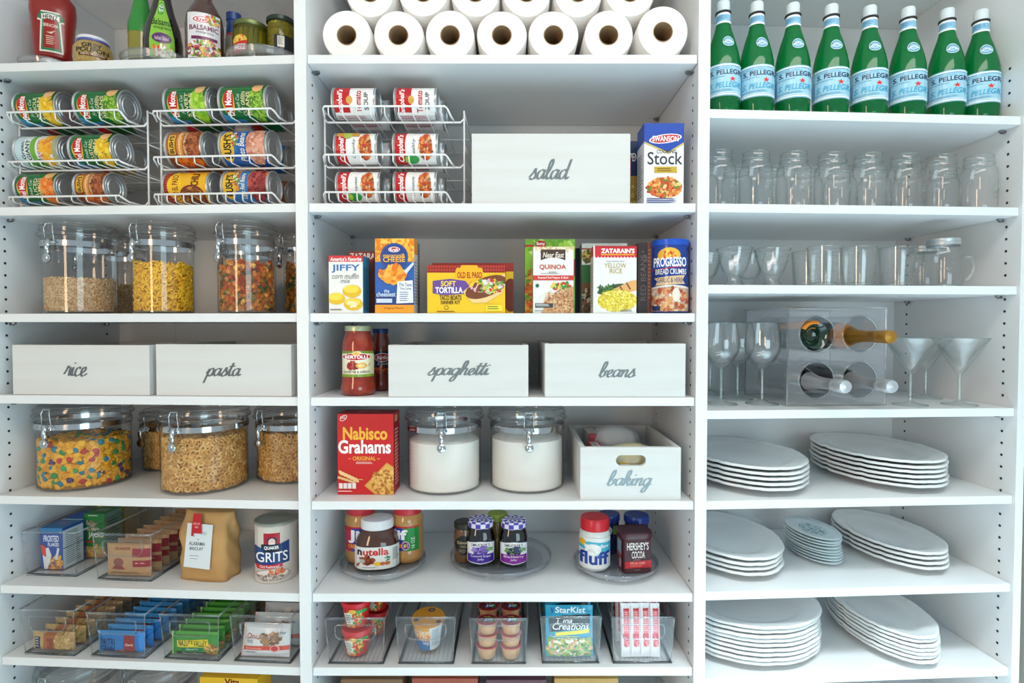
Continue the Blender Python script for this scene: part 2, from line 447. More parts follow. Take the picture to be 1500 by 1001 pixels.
reparent(ul, holes, 'l', sL0, 1); reparent(um, holes, 'l', 0, -1); reparent(um, holes, 'r', 0, 1); reparent(ur, holes, 'r', sR1, -1)
for u, b, s0, s1 in ((um, 'm', 0, .7967), (ul, 'l', sL0, 0), (ur, 'r', 0, sR1)):      # top board of each bay
    pp(u, panel(MB(), [P(b, s0+.001, 0), P(b, s1-.001, 0), P(b, s1-.001, DEPTH), P(b, s0+.001, DEPTH)], Zt, Zt+.02), 'top_panel')
    pp(u, panel(MB(), [P(b, s0+.001, .03), P(b, s1-.001, .03), P(b, s1-.001, DEPTH-.001), P(b, s0+.001, DEPTH-.001)], 2.262, 2.28), 'shelf')
# ================================================================== BUILDERS
def carton(name, label, cat, b, x0, yt, x1, yb, zs, t, d, col, art=None, side=None, top=None, group=None, yaw=0, gable=False, m=None):
    """printed carton whose front shows between the given columns; returns root, width, height"""
    c, w, h = fitbox(b, x0, x1, yt, zs, t); x, y = P(b, c, t)
    o = thing(name, label, cat, (x, y, zs), BAY[b][1]+yaw, group)
    mb = MB().color(col); hh = h if not gable else h*.9
    mb.box(-w/2, w/2, 0, d, 0, hh, .0007)
    if gable:
        bb = len(mb.v); mb.v += [(-w/2, 0, hh), (w/2, 0, hh), (w/2, d, hh), (-w/2, d, hh), (-w/2, .0015, h), (w/2, .0015, h), (-w/2, .004, h), (w/2, .004, h)]
        for f in ((0, 1, 5, 4), (1, 2, 7, 5), (2, 3, 6, 7), (3, 0, 4, 6), (4, 5, 7, 6)): mb.face([bb+i for i in f])
    mb.obj('carton', INK, o)
    if art:
        A = Art(x0, yt, x1, yb); art(A); A.build('front_print', flat(w, hh if not gable else h), o, m)
    if side:
        A = Art(0, 0, 100, 200); side(A); A.build('side_print', flatx(0, d, hh, w/2), o, m)
        B = Art(0, 0, 100, 200); side(B); B.build('side_print', flatx(d, 0, hh, -w/2, -1), o, m)
    if top:
        A = Art(0, 0, 100, 60); top(A); A.build('top_print', flattop(w, d, hh) if False else (lambda a, b_, o_: ((a-.5)*w, d*b_, hh+o_)), o, m)
    mb = MB().color('#00000022' if False else col)
    return o, w, h
def wiggle(n, amp, k=3): return [amp*sin(i*k*2*PI/n) for i in range(n)]
# ---- clamp lid canister
def clamp_parts(root, r, zb, ang):
    """wire bail, lever and round knob on the outside of the band"""
    M = Matrix.Rotation(ang, 4, 'Z')
    def T(p): return tuple(M @ Vector(p))
    c = MB(); c.tube([T(p) for p in ((-.010, -r-.004, zb+.002), (-.010, -r-.007, zb+.030), (-.008, -r-.004, zb+.040), (.008, -r-.004, zb+.040), (.010, -r-.007, zb+.030), (.010, -r-.004, zb+.002))], .0012, 6)
    c.tube([T((-.013, -r-.004, zb)), T((.013, -r-.004, zb))], .002, 6)
    c.box(-.009, .009, -r-.004, -r+.001, zb-.006, zb+.007, .001, M)
    w = c.obj('clamp', CHROME, root)
    l = MB(); pts = [T((0, -r-.006, zb+.006)), T((0, -r-.010, zb-.012)), T((0, -r-.009, zb-.028))]
    for i in range(2):
        p, q = pts[i], pts[i+1]
    l.tube(pts, .005, 8, rads=[.0065, .0055, .0045]); l.obj('lever', CHROME, w)
    k = MB(); R = Matrix.Translation(T((0, -r-.011, zb-.034))) @ Matrix.Rotation(ang, 4, 'Z') @ Matrix.Rotation(PI/2, 4, 'X')
    k.lathe([(0, -.004), (.0075, -.004), (.0095, -.001), (.0095, .002), (.0060, .005), (0, .0062)], 20, M=R); k.obj('knob', CHROME, w)
def canister(label, b, x0, x1, yt, yb, zs, tf, fill, clamp_ang, group, name='clamp_lid_canister', cat='jar', dark=True, lidh=.03):
    """clear jar between columns x0..x1, lid top at yt, base front at yb; fill(parent, r, h)"""
    loc, r, h = fitcyl(b, x0, x1, zs, tf, yt)
    (ox, oy), a_ = BAY[b]; s_ = (loc[0]-ox)*cos(a_)+(loc[1]-oy)*sin(a_); t_ = -(loc[0]-ox)*sin(a_)+(loc[1]-oy)*cos(a_)
    lo, hi = {'l': (sL0, 0), 'm': (0, .7967), 'r': (0, sR1)}[b]; s_ = min(max(s_, lo+r+.0092), hi-r-.0092); t_ = min(t_, DEPTH-r-.0095); loc = (*P(b, s_, t_), zs)
    nx = [z for z in SZ[b] if z > zs+.01]; h = min(h, min(nx)-THK-zs-.010)
    o = thing(name, label, cat, loc, 0, group)
    hb = h-lidh
    m = MB(); m.lathe([(0, .0012), (r-.006, .0012), (r-.001, .006), (r, .014), (r, hb-.006), (r+.0012, hb)], 56)
    m.obj('body', ACR, o)
    m = MB(); m.lathe([(r-.004, 0), (r-.0005, .003), (r-.0005, .0065), (r-.005, .004)], 56); m.obj('base_rim', EDGE, o)
    m = MB(); m.lathe([(r+.0008, hb-.022), (r+.0024, hb-.022), (r+.0024, hb-.010), (r+.0008, hb-.010)], 56); bd = m.obj('metal_band', CHROME, o)
    m = MB(); m.lathe([(r-.004, hb+.001), (r+.006, hb+.001), (r+.007, hb+.007), (r+.003, hb+.010), (r+.004, hb+.017), (r+.002, h-.003), (r-.006, h), (r-.012, h-.004), (0, h-.004)], 56)
    m.obj('lid', ACR, o)
    m = MB()
    for rr, zz, k in ((r+.0062, hb+.004, .0016), (r+.0035, hb+.016, .0014), (r-.003, h-.001, .0012), (r+.0015, hb-.001, .001)):
        m.tube([(rr*cos(2*PI*i/56), rr*sin(2*PI*i/56), zz) for i in range(56)], k, 6, True)
    m.obj('lid_rims', EDGE, o)
    clamp_parts(o, r+.002, hb-.016, clamp_ang)
    if fill: fill(o, r-.0035, hb)
    return o, r, h
# ---- pourable contents: each a heap of many small pieces (stuff)
def rotm(r):
    return Matrix.Rotation(r.uniform(0, 2*PI), 4, 'Z') @ Matrix.Rotation(r.uniform(0, PI), 4, 'X') @ Matrix.Rotation(r.uniform(0, 2*PI), 4, 'Y')
def heap(parent, r, h, pieces, n, size, corecol, flatness=1.0, seed=1, topn=None, colors=None, dome=0):
    """pieces: list of MB; n on the wall, laid tangentially; colors: palette"""
    R = random.Random(seed); mb = MB().color(corecol)
    mb.lathe([(0, .004), (r-size*.55, .004), (r-size*.55, h-size*.4), (0, h-size*.4+dome)], 40)
    rows = max(1, int(sqrt(n*h/(2*PI*r)))); per = max(1, n//rows)
    def put(M):
        p = R.choice(pieces); b = len(mb.v); q = [M @ Vector(v) for v in p.v]; dz = max(0, .0035-min(v.z for v in q)); mx = max(math.hypot(v.x, v.y) for v in q); k = min(1, (r+.0010)/mx); mb.v += [(v.x*k, v.y*k, v.z+dz) for v in q]
        mb.f += [tuple(b+i for i in f) for f in p.f]; mb.sm += p.sm
        c = hexc(R.choice(colors)) if colors else None
        mb.c += [c]*len(p.f) if c else p.c
    for i in range(rows):
        for j in range(per):
            a = 2*PI*(j+.5*(i % 2)+R.uniform(-.35, .35))/per; z = .004+size*.3+(h-size*.5)*(i+.5+R.uniform(-.4, .4))/rows
            rr = r-size*.30-R.uniform(0, size*.25)
            tm = Matrix.Translation((rr*cos(a), rr*sin(a), z)) @ Matrix.Rotation(a+PI/2, 4, 'Z')
            put(tm @ Matrix.Rotation(PI/2+R.gauss(0, .35*flatness), 4, 'X') @ Matrix.Rotation(R.gauss(0, .3*flatness), 4, 'Y') @ Matrix.Rotation(R.uniform(0, 2*PI), 4, 'Z'))
    for i in range(topn if topn is not None else n//3):
        a = R.uniform(0, 2*PI); d = sqrt(R.random())*(r-size*.5)
        put(Matrix.Translation((d*cos(a), d*sin(a), h-size*.15+dome*(1-(d/r)**2)+R.uniform(-.2, .2)*size)) @ Matrix.Rotation(R.uniform(0, 2*PI), 4, 'Z') @ Matrix.Rotation(R.gauss(0, .4), 4, 'X'))
    return mb
def p_ring(R_, r_, n=10, k=5, arc=1.0):
    m = MB(); N = n if arc >= 1 else n+1
    m.tube([(R_*cos(2*PI*arc*i/n), R_*sin(2*PI*arc*i/n), 0) for i in range(N)], r_, k, arc >= 1); return m
def p_grain(l, r_):
    m = MB(); m.tube([(0, -l/2, 0), (0, 0, 0), (0, l/2, 0)], r_, 4, rads=[r_*.4, r_, r_*.4], cap=False); return m
def p_screw(l, r_, turns=2.5, n=14):
    m = MB(); b = 0
    for ph in (0, PI/2):
        for i in range(n+1):
            a = turns*2*PI*i/n+ph; y = -l/2+l*i/n
            m.v += [(r_*cos(a), y, r_*sin(a)), (-r_*cos(a), y, -r_*sin(a))]
        o_ = b
        for i in range(n): k = o_+2*i; m.face((k, k+1, k+3, k+2), False)
        b = len(m.v)
    return m
def p_pillow(w):
    m = MB(); m.box(-w/2, w/2, -w/2, w/2, -w*.3, w*.3, w*.16); return m
def p_ball(r_):
    m = MB(); m.lathe([(0, -r_*.8), (r_*.8, -r_*.5), (r_, 0), (r_*.8, r_*.5), (0, r_*.8)], 8); return m
def stuffobj(mb, name, o, m=None): return mb.obj(name, m or FOOD, o, kind='stuff')
RIB = clear('acrylic_rib', '#f6f8f9', '#c6ccd0', 1.2)
# ---- open clear bin
def cbin(label, b, x0, x1, yt, yb, zs, depth, group, handle=True, ribs=False, s_c=None):
    cx = (x0+x1)/2; tf = max(.012, tground(b, cx, yb, zs)); c, w, h = fitbox(b, x0, x1, yt, zs, tf)
    h = max(h, .05); x, y = P(b, c, tf); o = thing('clear_bin', label, 'bin', (x, y, zs), BAY[b][1], group); k = .003; tp = .006
    w0 = w/2-tp; m = MB()
    def quad(a, b_, c_, d_):
        n = len(m.v); m.v += [a, b_, c_, d_]; m.face((n, n+1, n+2, n+3))
    f, g = 0, depth
    B = [(-w0, f+tp, .003), (w0, f+tp, .003), (w0, g-tp, .003), (-w0, g-tp, .003)]; T = [(-w/2, f, h), (w/2, f, h), (w/2, g, h), (-w/2, g, h)]
    for i in range(4): quad(B[i], B[(i+1) % 4], T[(i+1) % 4], T[i])
    quad(B[3], B[2], B[1], B[0])
    m.obj('walls', ACR, o)
    m = MB(); m.tube(T, .0017, 6, True)
    for i in range(4): m.tube([B[i], T[i]], .0014, 6)
    m.obj('rim', EDGE, o)
    m = MB(); m.tube([(p[0], p[1], .0022) for p in B], .0022, 6, True); m.obj('base_edge', clear('acrylic_base', '#b6bdc2', '#707a80', 1.0), o)
    if ribs:
        m = MB()
        n = 12
        for i in range(n):
            xx = -w0+2*w0*(i+.5)/n; m.box(xx-.0010, xx+.0010, .012, g-.012, .0032, .0045)
        m.obj('base_ribs', RIB, o)
    if handle:
        m = MB(); hw, hh, zc = w*.34, h*.155, h*.70; pts = []
        yy = f+.0005-.0012+tp*(1-zc/h)
        for sx, sz, a0 in ((1, 1, 0), (-1, 1, PI/2), (-1, -1, PI), (1, -1, 1.5*PI)):
            rr = hh*(.35 if sz > 0 else .95)
            for i in range(4):
                a = a0+PI/2*i/3; pts.append((sx*(hw-rr)+rr*cos(a), yy, zc+sz*(hh-rr)+rr*sin(a)))
        m.tube(pts, .0018, 6, True); m.obj('handle', EDGE, o)
    return o, (x, y), w, h, tf, c
# ---- script lettering drawn with a slanted nib
GL = {'a': (1.0, [[(.75, .85), (.5, 1), (.2, .8), (.1, .4), (.25, .05), (.5, .1), (.72, .6), (.82, 1), (.75, .4), (.85, .03), (1.1, .25)]]),
 'l': (.6, [[(0, .2), (.35, .9), (.5, 1.7), (.38, 2.1), (.2, 1.8), (.17, 1), (.2, .3), (.38, .0), (.65, .25)]]),
 'd': (1.05, [[(.75, .85), (.5, 1), (.2, .8), (.1, .4), (.25, .05), (.5, .1), (.75, .6), (.85, 1.3), (.9, 2.1)], [(.9, 2.1), (.8, 1), (.8, .3), (.92, .0), (1.15, .25)]]),
 's': (.8, [[(0, .2), (.3, .65), (.48, 1.15), (.52, .8), (.66, .4), (.5, .02), (.2, .0), (.08, .15)], [(.5, .02), (.9, .25)]]),
 'r': (.8, [[(0, .2), (.22, .7), (.3, 1.15), (.4, .93), (.62, .95), (.58, .5), (.65, .05), (.9, .25)]]),
 'i': (.5, [[(0, .2), (.22, .98), (.2, .4), (.3, .02), (.58, .25)], [(.28, 1.38), (.33, 1.5)]]),
 'c': (.75, [[(.62, .78), (.5, 1), (.22, .85), (.1, .4), (.25, .02), (.5, .05), (.85, .3)]]),
 'e': (.75, [[(0, .25), (.4, .45), (.58, .8), (.42, 1), (.2, .8), (.12, .4), (.28, .02), (.55, .05), (.85, .3)]]),
 'p': (.85, [[(0, .3), (.25, .95), (.12, 0), (0, -.95)], [(.15, .3), (.35, .9), (.6, 1), (.75, .7), (.65, .2), (.4, .0), (.2, .15)], [(.4, 0), (.65, .03), (.92, .25)]]),
 't': (.58, [[(0, .2), (.3, 1.2), (.4, 1.75), (.26, .9), (.24, .3), (.38, .0), (.65, .25)], [(.02, 1.25), (.7, 1.32)]]),
 'g': (1.0, [[(.75, .85), (.5, 1), (.2, .8), (.1, .4), (.25, .05), (.5, .1), (.75, .6), (.82, .98), (.75, 0), (.55, -.8), (.3, -.9), (.22, -.6), (.5, -.1), (1.05, .25)]]),
 'h': (.95, [[(0, .2), (.35, .9), (.5, 1.7), (.38, 2.1), (.2, 1.8), (.16, 1), (.12, 0)], [(.14, .3), (.4, .9), (.6, 1), (.68, .8), (.62, .3), (.72, 0), (1, .25)]]),
 'b': (.88, [[(0, .2), (.35, .9), (.5, 1.7), (.38, 2.1), (.2, 1.8), (.12, .6), (.22, .05), (.48, .05), (.64, .4), (.6, .85), (.92, .75)]]),
 'n': (.95, [[(0, .7), (.15, 1), (.18, .6), (.13, 0)], [(.14, .3), (.4, .9), (.6, 1), (.68, .8), (.62, .3), (.72, 0), (1, .25)]]),
 'k': (.9, [[(0, .2), (.35, .9), (.5, 1.7), (.38, 2.1), (.2, 1.8), (.16, 1), (.12, 0)], [(.16, .35), (.5, .98), (.65, .8), (.5, .5), (.25, .42), (.5, .3), (.65, 0), (.95, .25)]])}
def catmull(p, n=6):
    q = [p[0]]+list(p)+[p[-1]]; out = []
    for i in range(1, len(q)-2):
        a, b, c, d = q[i-1:i+3]
        for k in range(n):
            t = k/n; out.append(tuple(.5*(2*b[j]+(c[j]-a[j])*t+(2*a[j]-5*b[j]+4*c[j]-d[j])*t*t+(3*b[j]-a[j]-3*c[j]+d[j])*t**3) for j in (0, 1)))
    out.append(q[-2]); return out
def script(A, word, x0, y0, x1, y1, col, wgt=.125, slant=.30):
    st = []; x = 0
    for ch in word:
        adv, ss = GL[ch]
        for s_ in ss: st.append([(px+x+slant*py, py) for px, py in catmull(s_)])
        x += adv*.93
    xs = [p[0] for s_ in st for p in s_]; ys = [p[1] for s_ in st for p in s_]
    X0, X1, Y0, Y1 = min(xs), max(xs), min(ys), max(ys)
    polys = []; nx, ny = wgt*1.15, wgt*.45
    f = lambda p: (x0+(x1-x0)*(p[0]-X0)/(X1-X0), y1-(y1-y0)*(p[1]-Y0)/(Y1-Y0))
    for s_ in st:
        for a, b in zip(s_, s_[1:]):
            dx, dy = b[0]-a[0], b[1]-a[1]; l = math.hypot(dx, dy) or 1
            ox, oy = -dy/l*wgt*.45, dx/l*wgt*.45
            if ox*nx+oy*ny < 0: ox, oy = -ox, -oy
            A.L += .012
            ox, oy = (ox+nx*.55), (oy+ny*.55)
            A.put([[f((a[0]-ox, a[1]-oy)), f((b[0]-ox, b[1]-oy)), f((b[0]+ox, b[1]+oy)), f((a[0]+ox, a[1]+oy))]], col, 0)
    return A
# ---- whitewashed crate
def crate(label, b, x0, yt, x1, yb, zs, t, d, word, wb, hole=None, col='#70787c'):
    c, w, h = fitbox(b, x0, x1, yt, zs, t); x, y = P(b, c, t); k = .011
    o = thing('wooden_crate', label, 'crate', (x, y, zs), BAY[b][1], 'whitewashed crates with script lettering')
    m = MB()
    if not hole: m.box(-w/2, w/2, 0, k, 0, h, .0008)
    else:
        hx0, hx1, hz0, hz1 = hole; cxx, czz = (hx0+hx1)/2, (hz0+hz1)/2; rr = (hz1-hz0)/2; hw = (hx1-hx0)/2-rr
        inner = [(cxx+(hw if cos(a) > 0 else -hw)+rr*cos(a), czz+rr*sin(a)) for a in [2*PI*(i+.5)/24 for i in range(24)]]
        def outa(a_):
            q = max(abs(cos(a_)), abs(sin(a_))); u, v = cos(a_)/q, sin(a_)/q; return (u*w/2, czz+v*((h-czz) if v > 0 else czz))
        outer = [outa(2*PI*(i+.5)/24) for i in range(24)]
        cor = [(-w/2, 0), (w/2, 0), (w/2, h), (-w/2, h)]
        for yy, fl in ((0, 1), (k, 0)):
            bi = len(m.v); m.v += [(p[0], yy, p[1]) for p in inner]; bo = len(m.v); m.v += [(p[0], yy, p[1]) for p in outer]
            for i in range(24):
                j = (i+1) % 24; q = [bi+i, bo+i, bo+j, bi+j]
                a, c_ = outer[i], outer[j]
                if abs(a[0]-c_[0]) > 1e-6 and abs(a[1]-c_[1]) > 1e-6:
                    cc = (a[0], c_[1]) if abs(abs(a[0])-w/2) < 1e-6 else (c_[0], a[1]); m.v.append((cc[0], yy, cc[1])); q = [bi+i, bo+i, len(m.v)-1, bo+j, bi+j]
                m.face(q if fl else q[::-1])
        n0 = 0
        st_ = [i for i, v in enumerate(m.v) if v[1] == k][0]
        for i in range(24): j = (i+1) % 24; m.face((i, j, st_+j, st_+i))
        for q in (((-w/2, 0), (w/2, 0)), ((w/2, 0), (w/2, h)), ((w/2, h), (-w/2, h)), ((-w/2, h), (-w/2, 0))):
            n = len(m.v); m.v += [(q[0][0], 0, q[0][1]), (q[1][0], 0, q[1][1]), (q[1][0], k, q[1][1]), (q[0][0], k, q[0][1])]; m.face((n, n+1, n+2, n+3))
    m.obj('front_board', WOODW, o)
    for sx in (-1, 1):
        m = MB(); m.box(min(sx*w/2, sx*(w/2-k)), max(sx*w/2, sx*(w/2-k)), k, d, 0, h, .0006); m.obj('side_board', WOODW, o)
    m = MB(); m.box(-w/2+k, w/2-k, d-k, d, 0, h, .0006); m.obj('back_board', WOODW, o)
    m = MB(); m.box(-w/2+k, w/2-k, k, d-k, .001, .008); m.obj('base_board', WOODW, o)
    A = Art(x0, yt, x1, yb); script(A, word, *wb, col); A.build('lettering', flat(w, h), o)
    return o, w, h, c
def jarlathe(prof, seg=40, **k): m = MB(); m.lathe(prof, seg, **k); return m
def turntable(label, loc, r, h, group, tiers=1):
    o = thing('turntable', label, 'turntable', loc, 0, group)
    m = MB(); m.lathe([(0, .001), (r*.8, .001), (r*.84, .006), (r*.84, .008), (0, .008)], 60); m.obj('base', PANE, o)
    m = MB(); m.lathe([(0, .0095), (r*.94, .0095), (r-.001, .013), (r, h)], 72); m.lathe([(r-.002, h), (r-.004, .014), (r*.92, .0105), (0, .0105)], 72); m.obj('tray', PANE, o)
    m = MB()
    for rr, zz, k in [(r, h, .0016), (r-.001, .0115, .0013), (r*.84, .004, .0012), (r*.62, .0100, .0006), (r*.45, .0100, .0006)]:
        m.tube([(rr*cos(2*PI*i/72), rr*sin(2*PI*i/72), zz) for i in range(72)], k, 6, True)
    m.obj('rims', EDGE, o)
    return o
# ================================================================== TOP SHELVES
def itp(x, tb):
    for (a, u), (b, v) in zip(tb, tb[1:]):
        if x <= b: return u+(v-u)*(x-a)/(b-a)
    return tb[-1][1]
# ---- paper towel rolls
def roll_mesh(r, L, seed):
    R = random.Random(seed); ph = R.uniform(0, 6); m = MB()
    rm = lambda a, z: 1+.018*sin(2*a+ph)+.010*sin(3*a+2*ph)
    M = Matrix.Rotation(-PI/2, 4, 'X')
    m.lathe([(.0205, 0), (r*.97, 0), (r, .005), (r, L-.005), (r*.97, L), (.0205, L)], 44, M=M, rmod=lambda a, z: rm(a, z)); return m
core = MB(); core.lathe([(.0205, -.0008), (.0205, .255), (.0192, .255), (.0192, -.0008), (.0205, -.0008)], 28, M=Matrix.Rotation(-PI/2, 4, 'X'))
corem = core.mesh('cardboard_core', CARD)
zs = SZ['m'][0]; r0 = .0525
cxs = [507, 583, 659, 735, 811, 892, 970]
names = ['leftmost', 'second from the left', 'third from the left', 'middle', 'third from the right', 'second from the right', 'rightmost']
pl = []
for i, cx in enumerate(cxs):
    s_ = spx('m', cx, zs+r0, .03); rr = .0515+(.0015 if i == 6 else 0); x, y = P('m', s_, .03+(.004 if i < 6 else -.006)); pl.append(x)
    o = thing('paper_towel_roll', f'white paper towel roll, {names[i]} of the bottom row on the top shelf', 'paper towel roll', (x, y, zs+rr*1.030), 0, 'paper towel rolls on the top shelf')
    roll_mesh(rr, .25, i).obj('paper', PAPER, o); link('cardboard_core', corem, o)
nm2 = ['leftmost', 'second from the left', 'third from the left', 'third from the right', 'second from the right', 'rightmost']
for i, cx in enumerate([542, 620, 696, 771, 847, 923]):
    x = spx('m', cx, zs+.15, .045)-.418; y = 1.15+.045
    o = thing('paper_towel_roll', f'white paper towel roll, {nm2[i]} of the upper row on the top shelf', 'paper towel roll', (x, y, zs+.0525+.0955), 0, 'paper towel rolls on the top shelf')
    roll_mesh(.052, .24, 20+i).obj('paper', PAPER, o); link('cardboard_core', corem, o)
# ---- green water bottles
GREEN = clear('green_glass', '#2fc777', '#0a6a3a', .5, body=.50, bodycol='#12a45c')
zs = SZ['r'][0]; wt = clear('green_cap_ring', '#dddddd', '#aaaaaa', .5)
LB = [1057, 1105, 1160, 1216, 1272, 1328, 1385, 1441]
nmb = ['leftmost', 'second from the left', 'third from the left', 'fourth from the left', 'fourth from the right', 'third from the right', 'second from the right', 'rightmost']
proto = None
for i, cx in enumerate(LB):
    s_ = spx('r', cx, zs+.04, .065); s_ = .0545 if i == 0 else (.1285 if i == 1 else min(s_, .636)); x, y = P('r', s_, .065); r_ = .0357
    lab = f'green mineral water bottle, {nmb[i]} in the row on the top right shelf'
    fx = facing(x, y)*1.0+.03
    if proto is None:
        prof = [(0, .003), (r_*.55, .0), (r_*.86, .006), (r_*.97, .018), (r_, .035), (r_, .104), (r_*.97, .122), (r_*.86, .142), (r_*.68, .166), (r_*.50, .186), (r_*.42, .198), (r_*.385, .222)]
        proto = thing('water_bottle', lab, 'bottle', (x, y, zs), fx, 'green mineral water bottles')
        jarlathe(prof, 40).obj('glass_body', GREEN, proto)
        jarlathe([(r_*.385, .222), (r_*.46, .223), (r_*.46, .226), (r_*.38, .227)], 32).obj('neck_ring', DARK, proto)
        jarlathe([(r_*.375, .227), (r_*.375, .247), (r_*.33, .250), (0, .250)], 32).obj('cap', mat('white_cap', '#dfe6ea', .4), proto)
        lm = MB().color('#9fd0e6'); lm.lathe([(r_+.0002, .038), (r_+.0005, .040), (r_+.0005, .103), (r_+.0002, .105)], 40); lm.obj('label_band', INK, proto)
        A = Art(0, 0, 100, 100)
        A.bg('#a6d3e6').rect(0, 0, 100, 3.5, '#ffffff').rect(0, 5, 100, 7, '#5a9cc4').rect(0, 96, 100, 100, '#ffffff').rect(0, 91, 100, 93, '#e9f4f8')
        A.lines(8, 11, 92, 15, 2, '#6fb0d6').text('S. PELLEGRINO', 14, 17, 134, 33, '#18315f', .03).lines(4, 38, 70, 42, 2, '#7aa9cc')
        A.star(76, 49, 9, '#e8342c').text('S. PELLEGRINO', 12, 58, 132, 76, '#2fa6cf', .015, .25).lines(4, 82, 96, 90, 3, '#7db4d2').rect(0, 40, 6, 90, '#5fb0dd')
        A.build('label_print', wrap(r_+.0006, .040, .103, .97), proto, INKG, (12, 0))
        A = Art(0, 0, 100, 60); A.ell(50, 30, 50, 28, '#bfdcea', 30).ell(50, 30, 44, 22, '#4d8fb8', 30).ell(50, 31, 36, 17, '#a9d2e4', 30).arch(10, 90, 36, 4, 8, '#e8f3f7')
        A.text('Acqua', 32, 26, 68, 36, '#2a6aa0').star(20, 26, 5, '#d43')
        rf = lambda b_: r_*(.70+.20*(1-b_))
        A.build('shoulder_emblem', lambda a, b_, o_: wrap(0, .141, .166, .62, rf=lambda q: r_*(.875-.19*q)+.0009)(a*.62+.46, b_, o_), proto, INKG, (8, 4))
        A = Art(0, 0, 100, 40); A.bg('#8cc0dc').rect(0, 0, 100, 7, '#fff').rect(0, 33, 100, 40, '#fff').lines(8, 12, 92, 28, 3, '#4a8ab8')
        A.build('neck_label', wrap(r_*.40, .199, .2215, .97, rf=lambda q: r_*(.424-.036*q)+.0005), proto, INKG, (8, 0))
    else: dup(proto, (x, y, zs), fx, lab)
# ---- bottles and jars on the top left shelf
zs = SZ['l'][0]
def TT(cx0, cx1, tf, label, h=.022, b='l', zs=zs, group='clear turntables'):
    loc, r, _ = fitcyl(b, cx0, cx1, zs, tf); return turntable(label, loc, r, h, group), loc, r
t1, l1, r1 = TT(26, 118, .02, 'small clear turntable under the ketchup bottle'); m = MB().color('#e7e4e2'); m.box(-.028, .02, -.03, .02, .0108, .0116); m.obj('paper_disc', INK, t1)
t2, l2, r2 = TT(176, 304, .012, 'wide clear turntable under the salad dressing bottles', .026)
t3, l3, r3 = TT(330, 452, .006, 'clear turntable under the pickle and olive jars', .024)
def stand(b, cx, t, z): s_ = spx(b, cx, z+.05, t); return P(b, s_, t)
zt = zs+.0107
# ketchup, cap down
x, y = stand('l', 79, .075, zt); o = thing('ketchup_bottle', 'red squeeze bottle of sriracha ketchup standing cap down', 'bottle', (x, y, zt), facing(x, y)*.75)
RED = mat('ketchup_red', '#8e1710', .25, coat=.3)
jarlathe([(0, 0), (.024, 0), (.025, .012), (.024, .020)], 30).obj('cap', mat('cap_white', '#e6e6e6', .4), o)
jarlathe([(.020, .018), (.034, .026), (.036, .05), (.038, .09), (.042, .125), (.041, .15), (.030, .165), (0, .17)], 40, sy=.72, pw=2.5).obj('body', RED, o)
A = Art(0, 0, 100, 120); A.poly([(14, 0), (86, 0), (100, 26), (82, 30), (92, 120), (8, 120), (18, 30), (0, 26)], '#e8e2dc').poly([(18, 4), (82, 4), (93, 22), (76, 27), (86, 115), (14, 115), (24, 27), (7, 22)], '#1d7a4c').poly([(24, 10), (76, 10), (82, 20), (70, 26), (79, 108), (21, 108), (30, 26), (18, 20)], '#9c1b15')
A.arch(22, 78, 18, 8, 3, '#f0ebe4').text('HEINZ', 27, 10, 73, 24, '#1a1a1a', .03).text('SRIRACHA', 26, 36, 74, 46, '#f0dcd4', .02).poly([(35, 62), (50, 60), (66, 54), (52, 66)], '#e8c8b8').lines(34, 72, 68, 100, 5, '#e2b8a8')
A.build('label', lambda a, b_, o_: wrap(.0385, .032, .118, .66, rf=lambda q: .0362+.005*q, sy=.72)(a, b_, o_+.0012), o, INKG, (8, 2))
x, y = stand('l', 62, .120, zt); o = thing('hot_sauce_bottle', 'tiny hot sauce bottle with red cap behind the ketchup', 'bottle', (x, y, zt)); jarlathe([(0, 0), (.014, 0), (.015, .01), (.015, .07), (.008, .09), (.007, .1)], 24).obj('body', mat('pepper_red', '#a77b62', .2, coat=.5), o); jarlathe([(.0085, .098), (.009, .1), (.009, .125), (0, .127)], 20).obj('cap', mat('red_cap', '#c61f22', .35), o)
# mustard
x, y = stand('l', 137, .05, zs); o = thing('mustard_jar', 'round mustard jar with blue and white striped lid', 'jar', (x, y, zs), facing(x, y)*.9)
jarlathe([(0, 0), (.030, 0), (.036, .006), (.037, .02), (.0365, .04), (.031, .05), (.027, .053)], 40).obj('body', mat('mustard', '#b39552', .2, coat=.4, noise=(200, (1, 1, 1), '#8d6f38', .8)), o)
jarlathe([(.028, .052), (.0295, .053), (.0295, .057)], 36).obj('lid_stripe', mat('blue_print', '#5661a8', .3), o); jarlathe([(.0296, .057), (.0296, .062), (.028, .064), (0, .064)], 36).obj('lid', mat('lid_white', '#dedce4', .3), o)
A = Art(0, 0, 100, 50); A.text('GREY', 22, 4, 76, 15, '#2a2620', .05).text('POUPON', 8, 16, 92, 28, '#2a2620', .05).rect(14, 30, 88, 38, '#5e2b26').text('DIJON MUSTARD', 20, 31, 82, 37, '#e6d2b0').ell(90, 44, 6, 5, '#a8a13c')
A.build('label', wrap(.0374, .006, .046, .9, rf=lambda q: .0372-.0008*q), o, INKG, (12, 0))
